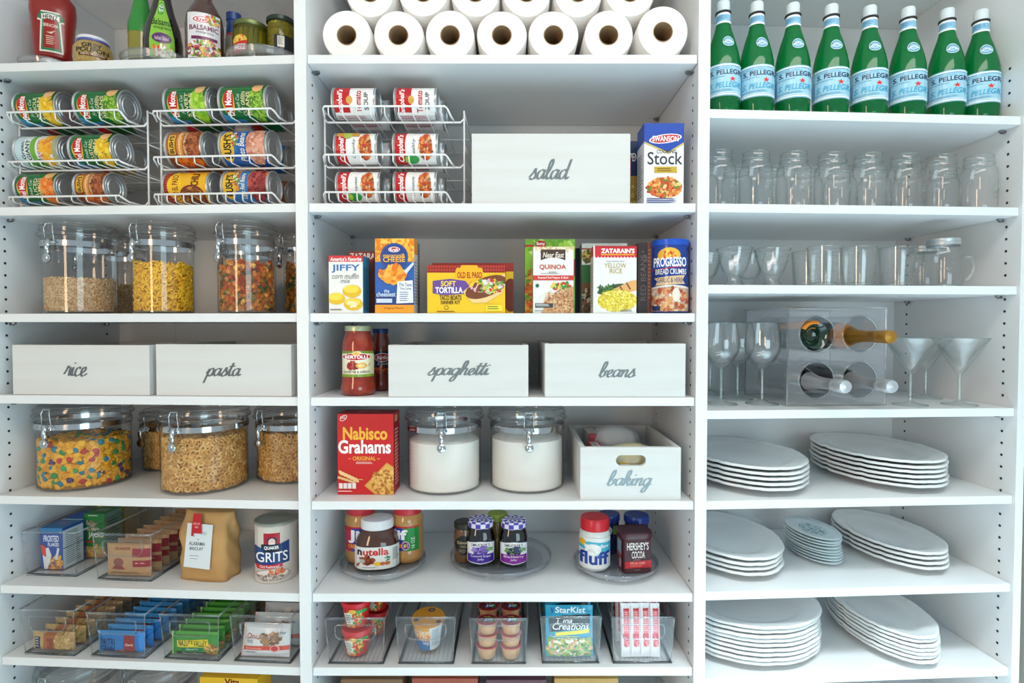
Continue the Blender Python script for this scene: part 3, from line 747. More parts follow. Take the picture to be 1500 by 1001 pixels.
# oil and vinegar bottle, dressings
x, y = stand('l', 208, .090, zt); o = thing('dressing_bottle', 'two tone oil dressing bottle with green shoulders, left of the balsamic', 'bottle', (x, y, zt), facing(x, y))
jarlathe([(0, 0), (.024, 0), (.026, .006), (.026, .02)], 34).obj('vinegar_layer', mat('dark_vinegar', '#30181a', .15, coat=.6), o); jarlathe([(.026, .02), (.0265, .055), (.0262, .085)], 34).obj('oil_layer', mat('oil', '#8e861f', .12, coat=.6), o)
jarlathe([(.0266, .08), (.0266, .10), (.018, .135), (.012, .165), (.011, .2), (0, .2)], 34).obj('shoulder_sleeve', mat('sleeve_green', '#2f8a35', .25), o)
x, y = stand('l', 239, .065, zt); o = thing('dressing_bottle', 'dark balsamic vinaigrette bottle with bright green label', 'bottle', (x, y, zt), facing(x, y)*.9)
jarlathe([(0, 0), (.034, 0), (.0375, .008), (.038, .05), (.034, .08), (.024, .11), (.017, .14), (.014, .17), (0, .17)], 40, sy=.75).obj('body', mat('balsamic', '#20130f', .12, coat=.7), o)
A = Art(0, 0, 100, 150); A.poly([(30, 0), (62, 0), (78, 40), (92, 95), (94, 150), (6, 150), (4, 110), (10, 60)], '#8ac33c').ell(45, 22, 22, 17, '#4da32f', rot=-.4).ell(45, 22, 17, 12, '#dfe9a0', rot=-.4).ell(45, 22, 14, 10, '#2d8a33', rot=-.4).text('Wish', 34, 14, 56, 21, '#fff').text('Bone', 34, 22, 58, 30, '#fff')
A.text('Balsamic', 10, 50, 90, 68, '#24431c', .02).text('vinaigrette', 18, 70, 82, 80, '#3c5a28', .01).ell(48, 100, 34, 13, '#6d3a78').ell(48, 102, 32, 11, '#56275f').text('italian blend', 24, 96, 72, 106, '#d8c0dc').blobs(52, 132, 40, 14, ['#f0e0d0', '#e8782c', '#d2432a', '#f4f0e4', '#7cb13a', '#f2a25c'], 60, 6)
A.build('label', wrap(.0376, .006, .135, .68, rf=lambda q: itp(.006+.129*q, [(.006, .0372), (.008, .0375), (.05, .038), (.08, .034), (.11, .024), (.14, .017)])+.0008, sy=.75), o, INKG, (12, 8))
x, y = stand('l', 300, .05, zs); o = thing('dressing_bottle', 'brown balsamic dressing bottle with white label and blue cap', 'bottle', (x, y, zs), facing(x, y)*.9)
jarlathe([(0, 0), (.033, 0), (.037, .008), (.037, .085), (.034, .105), (.024, .125), (.015, .14), (.014, .15)], 40, sy=.8).obj('body', mat('brown_dressing', '#4a2b22', .12, coat=.7), o); jarlathe([(.0155, .147), (.0155, .18), (0, .18)], 24).obj('cap', mat('navy_cap', '#27387e', .35), o)
A = Art(0, 0, 100, 130); A.bg('#ddd8dc').ell(45, 20, 32, 11, '#fff').ell(45, 20, 29, 9, '#c8202c').ell(45, 20, 24, 7, '#f4eef2').text('Kraft', 28, 15, 62, 25, '#c8202c', .04).blobs(78, 16, 22, 14, ['#e9b13a', '#d44a2a', '#6da33a'], 26, 5).text('BALSAMIC', 6, 36, 94, 50, '#7a2350', .03).text('vinaigrette', 24, 53, 80, 61, '#8a8088').rect(12, 68, 90, 77, '#6b1f4e').blobs(52, 106, 52, 27, ['#4c7a2a', '#7fae3a', '#c23a4c', '#e0b23a', '#7a2448', '#e8e0d0', '#d96a2a'], 190, 6)
A.build('label', wrap(.037, .006, .10, .8, rf=lambda q: .0376, sy=.8), o, INKG, (12, 0))
x, y = stand('l', 343, .098, zt); o = thing('dressing_bottle', 'slim grey dressing bottle with navy neck sleeve', 'bottle', (x, y, zt)); jarlathe([(0, 0), (.017, 0), (.019, .006), (.019, .066), (.014, .08)], 30).obj('body', mat('ranch', '#8e8378', .2, coat=.5), o); jarlathe([(.0165, .066), (.016, .08), (.014, .108), (.0155, .109), (.0155, .125), (0, .127)], 30).obj('neck_sleeve', mat('navy_sleeve', '#1f3e7c', .25), o)
m = MB().color('#c23a3a'); m.lathe([(.0167, .074), (.0163, .078)], 30); m.obj('sleeve_band', INKG, o)
# pickles and olives
BRINE = clear('brine', '#d6cf62', '#7f7a20', .5, body=.25, bodycol='#a8a032')
x, y = stand('l', 368, .072, zt); o = thing('pickle_jar', 'glass jar of pickled spears with green lid', 'jar', (x, y, zt), facing(x, y))
jarlathe([(0, .001), (.034, .001), (.037, .005), (.0375, .062), (.034, .070), (.0335, .076)], 40).obj('jar_glass', BRINE, o); jarlathe([(.0345, .074), (.036, .076), (.036, .082), (.034, .084), (0, .084)], 40).obj('lid', mat('lid_green_gold', '#6f7a4a', .3, .6), o)
m = MB()
for i in range(18):
    a = 2*PI*i/18; m.color(['#7d8426', '#8f952e', '#6a7420', '#a3a33c'][i % 4]); rr = .029
    m.tube([(rr*cos(a), rr*sin(a), .004), (rr*1.02*cos(a+.1), rr*1.02*sin(a+.1), .035), (rr*cos(a+.18), rr*sin(a+.18), .068)], .0055, 7, rads=[.004, .006, .003])
stuffobj(m, 'pickle_spears', o)
A = Art(0, 0, 60, 60); A.ell(30, 18, 26, 16, '#e0b93c').poly([(4, 26), (56, 18), (52, 52), (6, 58)], '#c8281e').text('MEZZ', 10, 30, 50, 46, '#fff', .04).blobs(30, 12, 16, 8, ['#d8402a', '#f0d060'], 20, 4)
A.build('label', lambda a, b_, o_: wrap(.0377, .008, .05, .97)(a*.42, b_, o_), o, INKG, (8, 0))
x, y = stand('l', 412, .070, zt); o = thing('olive_jar', 'glass jar of stuffed olives with black label and dark lid', 'jar', (x, y, zt), facing(x, y))
jarlathe([(0, .001), (.027, .001), (.0285, .004), (.0285, .074), (.027, .080), (.0265, .084)], 36).obj('jar_glass', BRINE, o); jarlathe([(.0275, .082), (.030, .084), (.030, .091), (.028, .093), (0, .093)], 36).obj('lid', mat('lid_dark_green', '#2f3a33', .3, .4), o)
stuffobj(heap(o, .0275, .078, [p_ball(.007)], 110, .012, '#8a8528', colors=['#9a8f30', '#a89a3a', '#8a8228', '#b09a40']), 'olives', o)
A = Art(0, 0, 60, 70); A.bg('#1d2026').rect(10, 4, 32, 40, '#ddd9d0').lines(12, 6, 30, 34, 12, '#333', .5, 5); A.build('label', lambda a, b_, o_: wrap(.0288, .006, .05, .97)(.25+a*.68, b_, o_), o, INKG, (10, 0))
x, y = stand('l', 441, .09, zt); o = thing('condiment_jar', 'small dark jar half hidden behind the divider beside the olives', 'jar', (P('l', -.024, .20)[0], P('l', -.024, .20)[1], zs)); jarlathe([(0, 0), (.018, 0), (.019, .004), (.019, .040), (.017, .045)], 28).obj('body', mat('capers', '#4f4a2e', .2, coat=.5), o); jarlathe([(.0185, .045), (.0185, .053), (0, .054)], 28).obj('lid', mat('lid_black', '#3c3a36', .35), o)
# ================================================================== CANS AND RACKS
def can_body(r, L):
    """can lying along x, its right end shows ridges"""
    M = Matrix.Rotation(PI/2, 4, 'Y')
    def shell(): m = MB(); m.lathe([(r-.001, -L/2), (r, -L/2+.002), (r, L/2-.002), (r-.001, L/2)], 36, M=M); return m
    def ends():
        m = MB()
        e = [(r-.0012, L/2-.003), (r+.0014, L/2-.001), (r+.0014, L/2+.0012), (r-.0012, L/2+.0014), (r-.0022, L/2-.002), (r*.86, L/2-.003), (r*.80, L/2-.001), (r*.74, L/2-.003), (r*.62, L/2-.003), (r*.57, L/2-.0012), (r*.52, L/2-.003), (0, L/2-.003)]
        m.lathe(e, 36, M=M, sharp=20); return m
    return shell().mesh('can_label_band', mat('tin_side', '#b9bbbd', .3, 1)), ends().mesh('end_cap', TIN)
CB = {}
def can(label, loc, rz, r, L, art, group, base='#1f6b34', roll=0):
    k = (round(r, 4), round(L, 4))
    if k not in CB: CB[k] = can_body(*k)
    o = thing('food_can', label, 'can', loc, rz, group)
    M = Matrix.Rotation(PI/2, 4, 'Y'); m = MB().color(base); m.lathe([(r+.0001, -L/2+.004), (r+.0001, L/2-.004)], 36, M=M); m.obj('paper_label', INKG, o)
    link('body', CB[k][0], o); link('end_cap', CB[k][1], o); link('end_cap', CB[k][1], o).rotation_euler.z = PI
    if art:
        A = Art(0, 0, 100, 76); art(A)
        def fn(a, b, of):
            q = (b-.5)*1.94; R = r+.0001+of; return ((a-.5)*(L-.0085), -R*sqrt(max(0, 1-q*q)), R*q)
        A.build('label_print', fn, o, INKG, (0, 14))
        if roll:
            for c in o.children:
                if c.name.startswith('label_print'): c.rotation_euler.x = roll
    return o
def dm(food, cols, t1, t2, el=.7):
    def f(A):
        A.bg('#1c6b35').rect(0, 0, 100, 8, '#2d7d3c').blobs(84, 40, 17, 34, cols, 120, 6, el).rect(0, 70, 46, 76, '#2f86b8').poly([(0, 58), (34, 76), (0, 76)], '#3a8fc0')
        A.ell(20, 36, 14, 27, '#e6b93a').ell(20, 30, 12, 22, '#c9201f').ell(20, 50, 9, 11, '#c9201f').text('Del Monte', 12, 10, 28, 62, '#fff', .03, 0, 90)
        A.text('Fresh Cut', 38, 18, 46, 56, '#bfe0c8', .01, .3, 90).text(t1, 50, 14, 59, 62, '#e8dfa8', .02, 0, 90)
        if t2: A.text(t2, 61, 14, 69, 62, '#e8dfa8', .02, 0, 90)
        A.ell(85, 6, 12, 9, '#f0b878')
    return f
def campbell(A, kind):
    A.bg('#f1efee').rect(0, 0, 38, 76, '#c4161c').rect(0, 60, 100, 76, '#f4f2f0')
    if kind == 0:
        A.rect(0, 0, 40, 60, '#c4161c').ell(40, 30, 8, 10, '#d9a650').text("Campbell's", 8, 4, 26, 70, '#fff', .03, .35, 90).text('Tomato', 54, 8, 70, 60, '#c4161c', .03, 0, 90).text('SOUP', 77, 12, 88, 54, '#444', .02, 0, 90).rect(0, 66, 100, 76, '#d8d8dc').lines(4, 67, 96, 75, 3, '#a03a48')
    else:
        A.rect(0, 0, 34, 76, '#c4161c').ell(36, 38, 10, 60, '#f1efee').text("Campbell's", 7, 4, 25, 70, '#fff', .03, .35, 90).text(('Chunky', 'Healthy', 'Request', 'Homestyle')[kind-1], 42, 14, 52, 62, '#5f6672', .01, .2, 90)
        A.ell(76, 34, 17, 33, '#e0b088').blobs(76, 34, 15, 30, ['#d9622a', '#b8442a', '#e58a3c', '#8a4a22', '#f0b060', '#c2501f'], 110, 5)
        if kind in (2, 3): A.ell(40, 64, 19, 10, '#2f9a4a').ell(30, 64, 6, 7, '#a5cf3a')
        if kind == 1: A.rect(0, 0, 60, 9, '#d6922a').ell(30, 6, 12, 9, '#a8c04a')
def bush(bg, panel, name, cols):
    def f(A):
        A.bg(bg).rect(0, 48, 100, 76, panel).ell(14, 34, 17, 34, '#e9b62c').text("BUSH'S", 6, 8, 24, 60, '#15151a', .05, 0, 90)
        A.blobs(80, 34, 20, 36, cols, 140, 6.5, .7).rect(38, 0, 58, 76, panel).text(name, 41, 6, 55, 66, '#f3ead2', .02, .25, 90).blobs(32, 20, 7, 14, ['#5c9a3c', '#e8e0c0', '#c8482a'], 25, 4)
    return f
def giant(A):
    A.bg('#dfe9ec').rect(0, 0, 20, 76, '#c3d9e2').text('Green', 14, 14, 23, 56, '#1d3f2a', .03, 0, 90).text('GIANT', 26, 10, 36, 58, '#1d3f2a', .04, 0, 90).ell(44, 34, 7, 44, '#6fae3a').rect(50, 0, 100, 76, '#e3e6e2').text('steam', 54, 12, 62, 60, '#c2465a', .01, 0, 90)
    A.blobs(76, 34, 12, 36, ['#f0a51e', '#e68a14', '#f6c040', '#f3b530'], 60, 8, .8).rect(90, 0, 100, 76, '#a8a678').blobs(40, 68, 22, 8, ['#2f7a3a', '#5d9a3c'], 20, 6)
def elpaso(A):
    A.bg('#eeb21c').rect(0, 0, 22, 76, '#8e1f1c').lines(2, 2, 20, 74, 12, '#c2482a', .4).ell(26, 36, 18, 34, '#f3bf1f').text('OLD EL PASO', 20, 8, 34, 68, '#7c1a1a', .03, 0, 90).ell(66, 58, 30, 26, '#7c1c17').ell(66, 58, 26, 22, '#a3591e').blobs(66, 58, 25, 20, ['#7a4420', '#a0602a', '#5e3418', '#c2843c', '#8a4a1c'], 110, 5).text('CHILI', 66, 6, 84, 34, '#5e1410', .03, 0, 90)
def home(A):
    A.bg('#a85a1e').rect(0, 48, 100, 76, '#7c3a14').rect(6, 8, 26, 50, '#e8b42c').text("BUSH'S", 9, 10, 23, 48, '#15151a', .05, 0, 90).rect(32, 0, 50, 60, '#d98a28').text('Homestyle', 35, 4, 47, 56, '#f6e6c8', .01, .25, 90).text('BAKED BEANS', 53, 4, 61, 54, '#f0d8b0', .02, 0, 90).blobs(80, 28, 18, 26, ['#a0522a', '#8a4220', '#b8683a', '#6f3418'], 110, 6, .65).blobs(60, 66, 40, 9, ['#d8641e', '#e27a2c', '#a84a18'], 40, 7)
CORN = ['#f0c21e', '#e5ac14', '#f7d84a']; BEAN = ['#8ab832', '#6fa02a', '#a5cf4a', '#5a8a24']; PEA = ['#9acb2e', '#7fb424', '#b5dc50']; CAR = ['#f08228', '#e56a18', '#f59c4a']
def post(mb, x, t, z0, z1): mb.tube([(x, t, z0), (x, t, z1)], .0021, 8)
def rack(label, b, x0, x1, tiers, ztop, sh):
    """wire rack; tiers: (row of front cross rail, number of wires, row of lip rail)"""
    zs = SZ[b][1]; sA, sB = spx(b, x0, zs+.15, .07), spx(b, x1, zs+.15, .07); w = sB-sA; x, y = P(b, (sA+sB)/2, 0)
    o = thing('can_rack', label, 'can rack', (x, y, zs), BAY[b][1], 'white wire can racks'); Y = P(b, (sA+sB)/2, .07)[1]; Yl = P(b, (sA+sB)/2, .03)[1]
    zf = []
    for sx in (-1, 1):
        m = MB(); X = sx*w/2; post(m, X, .07, 0, zpy(ztop, Y)-zs); post(m, X, .32, 0, zpy(ztop, Y)-zs+.01)
        for k in range(4):
            zz = .004+(zpy(ztop, Y)-zs-.006)*k/3; m.tube([(X, .07, zz), (X, .32, zz+.01)], .0014, 6)
        m.obj('side_frame', WIRE, o)
    for yr, n, yl in tiers:
        z = max(.004, zpy(yr, Y)-zs); zl = zpy(yl, Yl)-zs; zf.append(zs+z); m = MB()
        wi = w*.93; xa, xb = -w/2+.0085, -w/2+wi
        T = 'wire_tier'; t0 = .03; zb = z+.002
        m.tube([(xa-.002, .05, zb), (xa, t0+.004, zl-.003), (xa+.004, t0, zl), (xb-.016, t0, zl), (xb-.011, t0+.002, zl-.004), (xb-.004, t0+.012, zb), (xb, .07, zb)], .0020, 7)
        m.tube([(-w/2, .07, z+.008), (-w/2+.006, .07, z), (w/2-.008, .07, z), (w/2, .07, z+.008)], .0021, 7)
        m.tube([(-w/2, .32, z+.012), (w/2, .32, z+.012)], .0018, 6); m.tube([(-w/2, .19, z+.003), (w/2, .19, z+.003)], .0016, 6)
        tr = m.obj(T, WIRE, o)
        wm = MB(); wm.tube([(0, t0, zl), (0, t0+.001, zb+.0035), (0, t0+.005, zb), (0, .20, zb+.005), (0, .335, zb+.012)], .0013, 6); me = wm.mesh('wire', WIRE)
        for i in range(n): link('wire', me, tr, (xa+.012+(xb-xa-.036)*i/(n-1), 0, 0))
    return o, zf, zs
def place_can(b, pa, pb, pc, zf, r, label, art, group, base='#1f6b34', t=None, L=None, yaw=0):
    """label spans columns pa..pb, resting on wires at zf"""
    t = t or .03+r+.0075; s0, s1 = spx(b, pa, zf+r, t-r*.8), spx(b, pb, zf+r, t-r*.8)
    Lc = L or (s1-s0)+.003; x, y = P(b, (s0+s1)/2, t)
    return can(label, (x, y, zf+r+.0068), BAY[b][1]+yaw, r, Lc, art, group, base, .30 if zf > 1.80 else (.22 if zf > 1.74 else .17))
g = 'food cans in the wire racks'
# rack in the left bay, left one
rk, zf, zs = rack('left white wire can rack in the left bay, with two cans a tier', 'l', 29, 217, [(187, 8, 163), (250, 12, 236), (303, 8, 288)], 165, 0)
G = '#1c6b35'
place_can('l', 23, 83, 0, zf[0], .0345, 'green can of whole kernel corn, top tier of the leftmost rack', dm(0, CORN, 'WHOLE', 'CORN'), g, G)
place_can('l', 111, 176, 0, zf[0], .0345, 'green can of cut green beans, top tier of the leftmost rack', dm(0, BEAN, 'CUT GREEN', 'BEANS', .4), g, G)
place_can('l', 24, 87, 0, zf[1], .034, 'pale can with yellow corn, middle tier of the leftmost rack', giant, g, '#dfe9ec')
place_can('l', 104, 165, 0, zf[1], .0345, 'green can of golden corn, middle tier of the leftmost rack', dm(0, CORN, 'CUSTARD', 'CORN'), g, G)
place_can('l', 24, 83, 0, zf[2], .0325, 'green can of sliced carrots, bottom tier of the leftmost rack', dm(0, CAR, 'SLICED', 'CARROTS', .9), g, G)
place_can('l', 111, 155, 0, zf[2], .0325, 'small brown bean can, bottom tier of the leftmost rack', home, g, '#a85a1e')
def behind(b, cx, zf, r, L, lab, base, t): 
    s_ = spx(b, cx, zf+r, t-r*.5); x, y = P(b, s_, t); return can(lab, (x, y, zf+r+.0115), BAY[b][1], r, L, lambda A: A.bg(base).rect(0, 0, 30, 76, '#c9201f').lines(40, 10, 90, 60, 5, '#e8dfa8'), g, base)
behind('l', 170, zf[0], .033, .09, 'can lying behind the green beans, top tier of the leftmost rack', G, .151)
behind('l', 95, zf[0], .033, .09, 'can lying behind the corn, top tier of the leftmost rack', G, .151)
behind('l', 172, zf[1], .032, .09, 'yellow labelled can lying behind, middle tier of the leftmost rack', '#c9971e', .151)
rk, zf, zs = rack('right white wire can rack in the left bay, beside the divider', 'l', 236, 435, [(183, 7, 161), (248, 7, 229), (303, 14, 284)], 161, 0)
place_can('l', 243, 304, 0, zf[0], .0365, 'green can of sweet peas, top tier of the second rack', dm(0, PEA, 'SWEET', 'PEAS', 1), g, G)
place_can('l', 323, 389, 0, zf[0], .0365, 'green can of cut green beans, top tier of the second rack', dm(0, BEAN, 'CUT GREEN', 'BEANS', .4), g, G)
place_can('l', 245, 296, 0, zf[1], .0370, 'brown can of homestyle baked beans, middle tier of the second rack', home, g, '#a85a1e')
place_can('l', 324, 391, 0, zf[1], .0365, 'blue and yellow can of pinto beans, middle tier of the second rack', bush('#2b6fb0', '#1f5fae', 'Pinto Beans', ['#e0a088', '#d08a70', '#eab8a0', '#c27a60']), g, '#1f5fae')
place_can('l', 241, 305, 0, zf[2], .0335, 'red and yellow can of chili beans, bottom tier of the second rack', elpaso, g, '#d9931c')
place_can('l', 327, 393, 0, zf[2], .0335, 'orange and blue can of red beans, bottom tier of the second rack', bush('#e8921e', '#2b78b8', 'Light Red Beans', ['#8a2a2c', '#a03a3a', '#6f1e22', '#b85048']), g, '#e8921e')
for k, (zz, cx, c, lab) in enumerate(((0, 392, G, 'top'), (1, 398, '#2b78b8', 'middle'), (2, 400, '#a85a1e', 'bottom'))): behind('l', cx, zf[zz], .031, .075, f'can lying rearmost at the right of the {lab} tier, second rack', c, .151)
for k, (zz, cx, c, lab) in enumerate(((0, 300, G, 'top'), (1, 300, '#a85a1e', 'middle'))): behind('l', cx, zf[zz], .031, .09, f'can lying behind at the left of the {lab} tier, second rack', c, .151)
# rack in the middle bay
rk, zf, zs = rack('white wire rack of red and white soup cans in the middle bay', 'm', 476, 680, [(180, 9, 156), (246, 8, 227), (301, 13, 282)], 163, 0)
R_ = '#efecea'; g = 'soup cans in the middle rack'
C0 = lambda A: campbell(A, 0)
for pa, pb, t_, k, rr, lab in ((488, 549, 0, 0, .0318, 'red and white tomato soup can, top tier left'), (579, 638, 0, 0, .0318, 'red and white tomato soup can, top tier right'),
        (491, 551, 1, 1, .0318, 'red and white soup can with orange stripe, middle tier left'), (577, 640, 1, 2, .0318, 'red and white soup can with green badge, middle tier right'),
        (494, 555, 2, 3, .0312, 'red and white soup can with green badge, bottom tier left'), (578, 638, 2, 4, .0312, 'red and white noodle soup can, bottom tier right')):
    place_can('m', pa, pb, 0, zf[t_], rr, lab+' of the soup rack', (lambda k_: (lambda A: campbell(A, k_)))(k), g, R_)
for tt, nm in ((0, 'top'), (1, 'middle'), (2, 'bottom')):
    for cx, sd in ((545, 'left'), (622, 'right')):
        s_ = spx('m', cx, zf[tt]+.03, .15); x, y = P('m', s_, .150)
        can(f'soup can lying behind at the {sd} of the {nm} tier, soup rack', (x, y, zf[tt]+.033+.0115), 0, .033, .096, C0, g, R_)
# ================================================================== MIDDLE BAY, SECOND SHELF
zs = SZ['m'][1]
crate('wide whitewashed crate lettered salad, second shelf of the middle bay', 'm', 691, 196, 923, 297, zs, .012, .30, 'salad', (775, 233, 837, 262))
def swanson(A):
    A.bg('#efedf0').poly([(943, 180), (1001, 180), (1001, 208), (978, 222), (943, 207)], '#1d46a8').poly([(943, 207), (978, 222), (1001, 208), (1001, 211), (978, 225), (943, 210)], '#c9b46a').ell(974, 203, 24, 6.5, '#f4f4f6', rot=-.12).ell(974, 203, 22, 5.3, '#c8202c', rot=-.12)
    A.text('SWANSON', 955, 199, 993, 207, '#fff', .03).text('COOKING', 961, 219, 990, 224, '#333').text('Stock', 948, 222, 999, 240, '#2e3138', .01).rect(958, 243, 991, 252, '#c9a52c').lines(962, 245, 988, 251, 2, '#7a5a10', .5)
    A.ell(973, 273, 29, 18, '#f4f2ee').ell(973, 273, 26, 15, '#d8752c').blobs(973, 273, 25, 14, ['#e0843a', '#c64a22', '#f0b060', '#d9622a', '#b8321c', '#5c8a2c', '#f2c884'], 150, 3.4).lines(947, 288, 999, 296, 3, '#4a5a9a', .5)
carton('broth_carton', 'tall white and blue carton of cooking stock beside the salad crate', 'carton', 'm', 943, 181, 1001, 297, zs, .02, .062, '#2a52ae', swanson, lambda A: A.bg('#e4e4ea').rect(0, 0, 100, 46, '#2248a4').lines(12, 70, 88, 180, 14, '#6f7480', .4), gable=False, yaw=0)
carton('pasta_box', 'navy blue box standing behind, between the salad crate and the stock', 'box', 'm', 921, 207, 946, 296, zs, .11, .05, '#1c2f5c', lambda A: A.rect(921, 250, 946, 296, '#c8983a').text('PENNE', 922, 222, 944, 232, '#e8e4d8', .03).rect(921, 226, 924, 250, '#b8282c').blobs(934, 275, 12, 18, ['#e8c060', '#caa040', '#f2d888'], 30, 4))
# ================================================================== MIDDLE BAY, THIRD SHELF
zs = SZ['m'][2]
def jiffy(A):
    A.bg('#eceae6').rect(482, 375, 532, 384, '#d4202c').text("America's Favorite", 484, 377, 530, 383, '#fff', .03, .15).text('JIFFY', 486, 388, 528, 400, '#1f6fb2', .04).text('corn muffin', 487, 401, 526, 409, '#4a4a50', .0, .3).text('mix', 499, 409, 514, 415, '#4a4a50', .0, .3)
    for x, y, r in ((516, 427, 14), (493, 438, 13), (518, 446, 14)): A.ell(x, y, r, r*.66, '#e8b81c').ell(x-1, y-3, r*.8, r*.42, '#f6d648')
    A.blobs(516, 446, 6, 4, ['#fbf3c8', '#f5e9b0'], 12, 3).lines(484, 453, 506, 457, 1, '#777')
carton('muffin_mix_box', 'small white and yellow corn muffin mix box, leftmost at the front', 'box', 'm', 482, 375, 532, 459, zs, .010, .045, '#2f86ae', jiffy, lambda A: A.bg('#2f88ae').lines(10, 40, 90, 190, 26, '#174a66', .5), yaw=-.02)
carton('rice_mix_box', 'dark red rice mix box behind the corn muffin mix', 'box', 'm', 511, 369, 548, 458, zs, .075, .04, '#8e1620', lambda A: A.text("ZATARAIN'S", 513, 371, 566, 380, '#f4e8e0', .04).rect(511, 384, 562, 459, '#6f3a30'))
def kraft(A):
    A.bg('#1b5cb0').rect(550, 350, 607, 384, '#f29a1c').blobs(578, 366, 32, 19, ['#f7b02c', '#f08a14', '#fbc650', '#ea7c10'], 190, 5, .5).rect(550, 430, 607, 449, '#163f8c').ell(578, 377, 20.5, 20.5, '#153c86').ell(578, 377, 19.3, 19.3, '#2a5cb0').ell(578, 377, 18.5, 18.5, '#153c86')
    A.ell(578, 366, 8.5, 4, '#fff').ell(578, 366, 7.6, 3.2, '#c8202c').text('Kraft', 572, 364, 584, 368.5, '#fff', .03).text('macaroni&', 562, 372, 594, 377.5, '#f6b73a', .03).text('CHEESE', 562, 377, 594, 384.5, '#f6b73a', .04).ell(578, 391, 10, 5, '#f6c02c').ell(578, 388, 7, 4, '#153c86')
    A.ell(576, 404, 20, 11, '#ef8a1c').blobs(576, 402, 19, 11, ['#f7a02c', '#f08a14', '#fbb850', '#e87610', '#f9a838'], 60, 6).poly([(592, 398), (606, 384), (607, 388), (596, 402)], '#d8dce2').text('the', 563, 424, 571, 429, '#d8e8f8').text('cheesiest', 552, 428, 580, 435, '#cfe4f8', .03)
    A.poly([(583, 413), (605, 411), (606, 444), (581, 445)], '#eceef2').text('The Taste', 585, 415, 604, 420, '#4a5a78').text('You Love', 586, 421, 603, 425, '#4a5a78').lines(586, 428, 602, 443, 5, '#7a88a4', .4).rect(552, 438, 575, 444, '#cfd8e8').rect(550, 447, 607, 459, '#f29a1c').text('Original Flavor', 563, 450, 592, 454, '#8a4a10')
carton('macaroni_box', 'tall blue and orange macaroni and cheese box', 'box', 'm', 550, 350, 607, 459, zs, .010, .040, '#e5e3de', kraft, lambda A: A.bg('#dedcda').rect(0, 0, 100, 40, '#ee9a28').lines(12, 60, 88, 180, 14, '#7a8090', .4))
carton('macaroni_box', 'second macaroni box directly behind the blue and orange one', 'box', 'm', 553, 355, 611, 459, zs, .056, .036, '#d8a050', lambda A: A.bg('#2a5ca0'), lambda A: A.bg('#8a96a0').lines(12, 20, 88, 180, 18, '#3a4250', .4))
def paso(A):
    A.bg('#f2c41e').rect(626, 384, 740, 400, '#9c2420')
    for i in range(30): A.put([[(626+i*4, 385), (628+i*4, 385), (628+i*4, 400), (626+i*4, 400)]], '#c23c2c', .02)
    for y in (388, 393, 398): A.rect(626, y, 740, y+1, '#7a1814')
    A.poly([(669, 393), (674, 393), (676, 389), (699, 389), (701, 393), (706, 393), (708, 400), (708, 410), (700, 415), (675, 415), (667, 410), (667, 400)], '#f7b31c').text('OLD EL PASO', 670, 399, 706, 408, '#a8201c', .05)
    A.poly([(634, 412), (660, 409), (682, 412), (688, 420), (682, 431), (650, 433), (634, 430)], '#6b4696').text('SOFT', 646, 412, 668, 420, '#f6d53c', .05).text('TORTILLA', 638, 421, 678, 430, '#fff', .05).text('TACO BOATS', 644, 433, 676, 440, '#4a2418', .03).text('DINNER KIT', 646, 441, 674, 446, '#4a2418', .03).ell(654, 451, 3, 3, '#3a2010').ell(654, 451, 2.3, 2.3, '#f2c41e').lines(640, 456, 674, 459, 1, '#8a5a10')
    A.poly([(678, 428), (690, 418), (738, 402), (744, 408), (736, 430), (712, 444), (692, 444)], '#efc98c').ell(712, 421, 32, 14, '#7a4020', rot=-.38).blobs(714, 420, 25, 9, ['#5c9a2c', '#e8e0d0', '#f2c83a', '#c8402a', '#7a3a20', '#d8b0c0', '#a8cc4a'], 170, 3.6)
    A.rect(712, 447, 736, 456, '#f6da3c').lines(714, 449, 734, 455, 2, '#6a7a20')
OP = dict(side=lambda A: A.bg('#e0a81c').rect(0, 0, 100, 30, '#8e201c').ell(50, 120, 46, 60, '#7a2418').blobs(50, 120, 30, 40, ['#8a3a1c', '#5c2414', '#a85a2c'], 30, 14), top=lambda A: A.bg('#8e201c').lines(2, 2, 98, 58, 10, '#b83a2c', .4))
carton('taco_kit_box', 'yellow and red soft tortilla taco kit box at the front', 'box', 'm', 626, 389, 740, 459, zs, .010, .055, '#efbe1c', paso, **OP)
carton('taco_kit_box', 'second taco kit box just behind the first, jutting out at its right', 'box', 'm', 634, 386, 752, 459, zs, .075, .055, '#efbe1c', lambda A: A.bg('#f2c41e').rect(634, 386, 752, 398, '#9c2420').ell(748, 432, 12, 24, '#7a2a1c'), **OP)
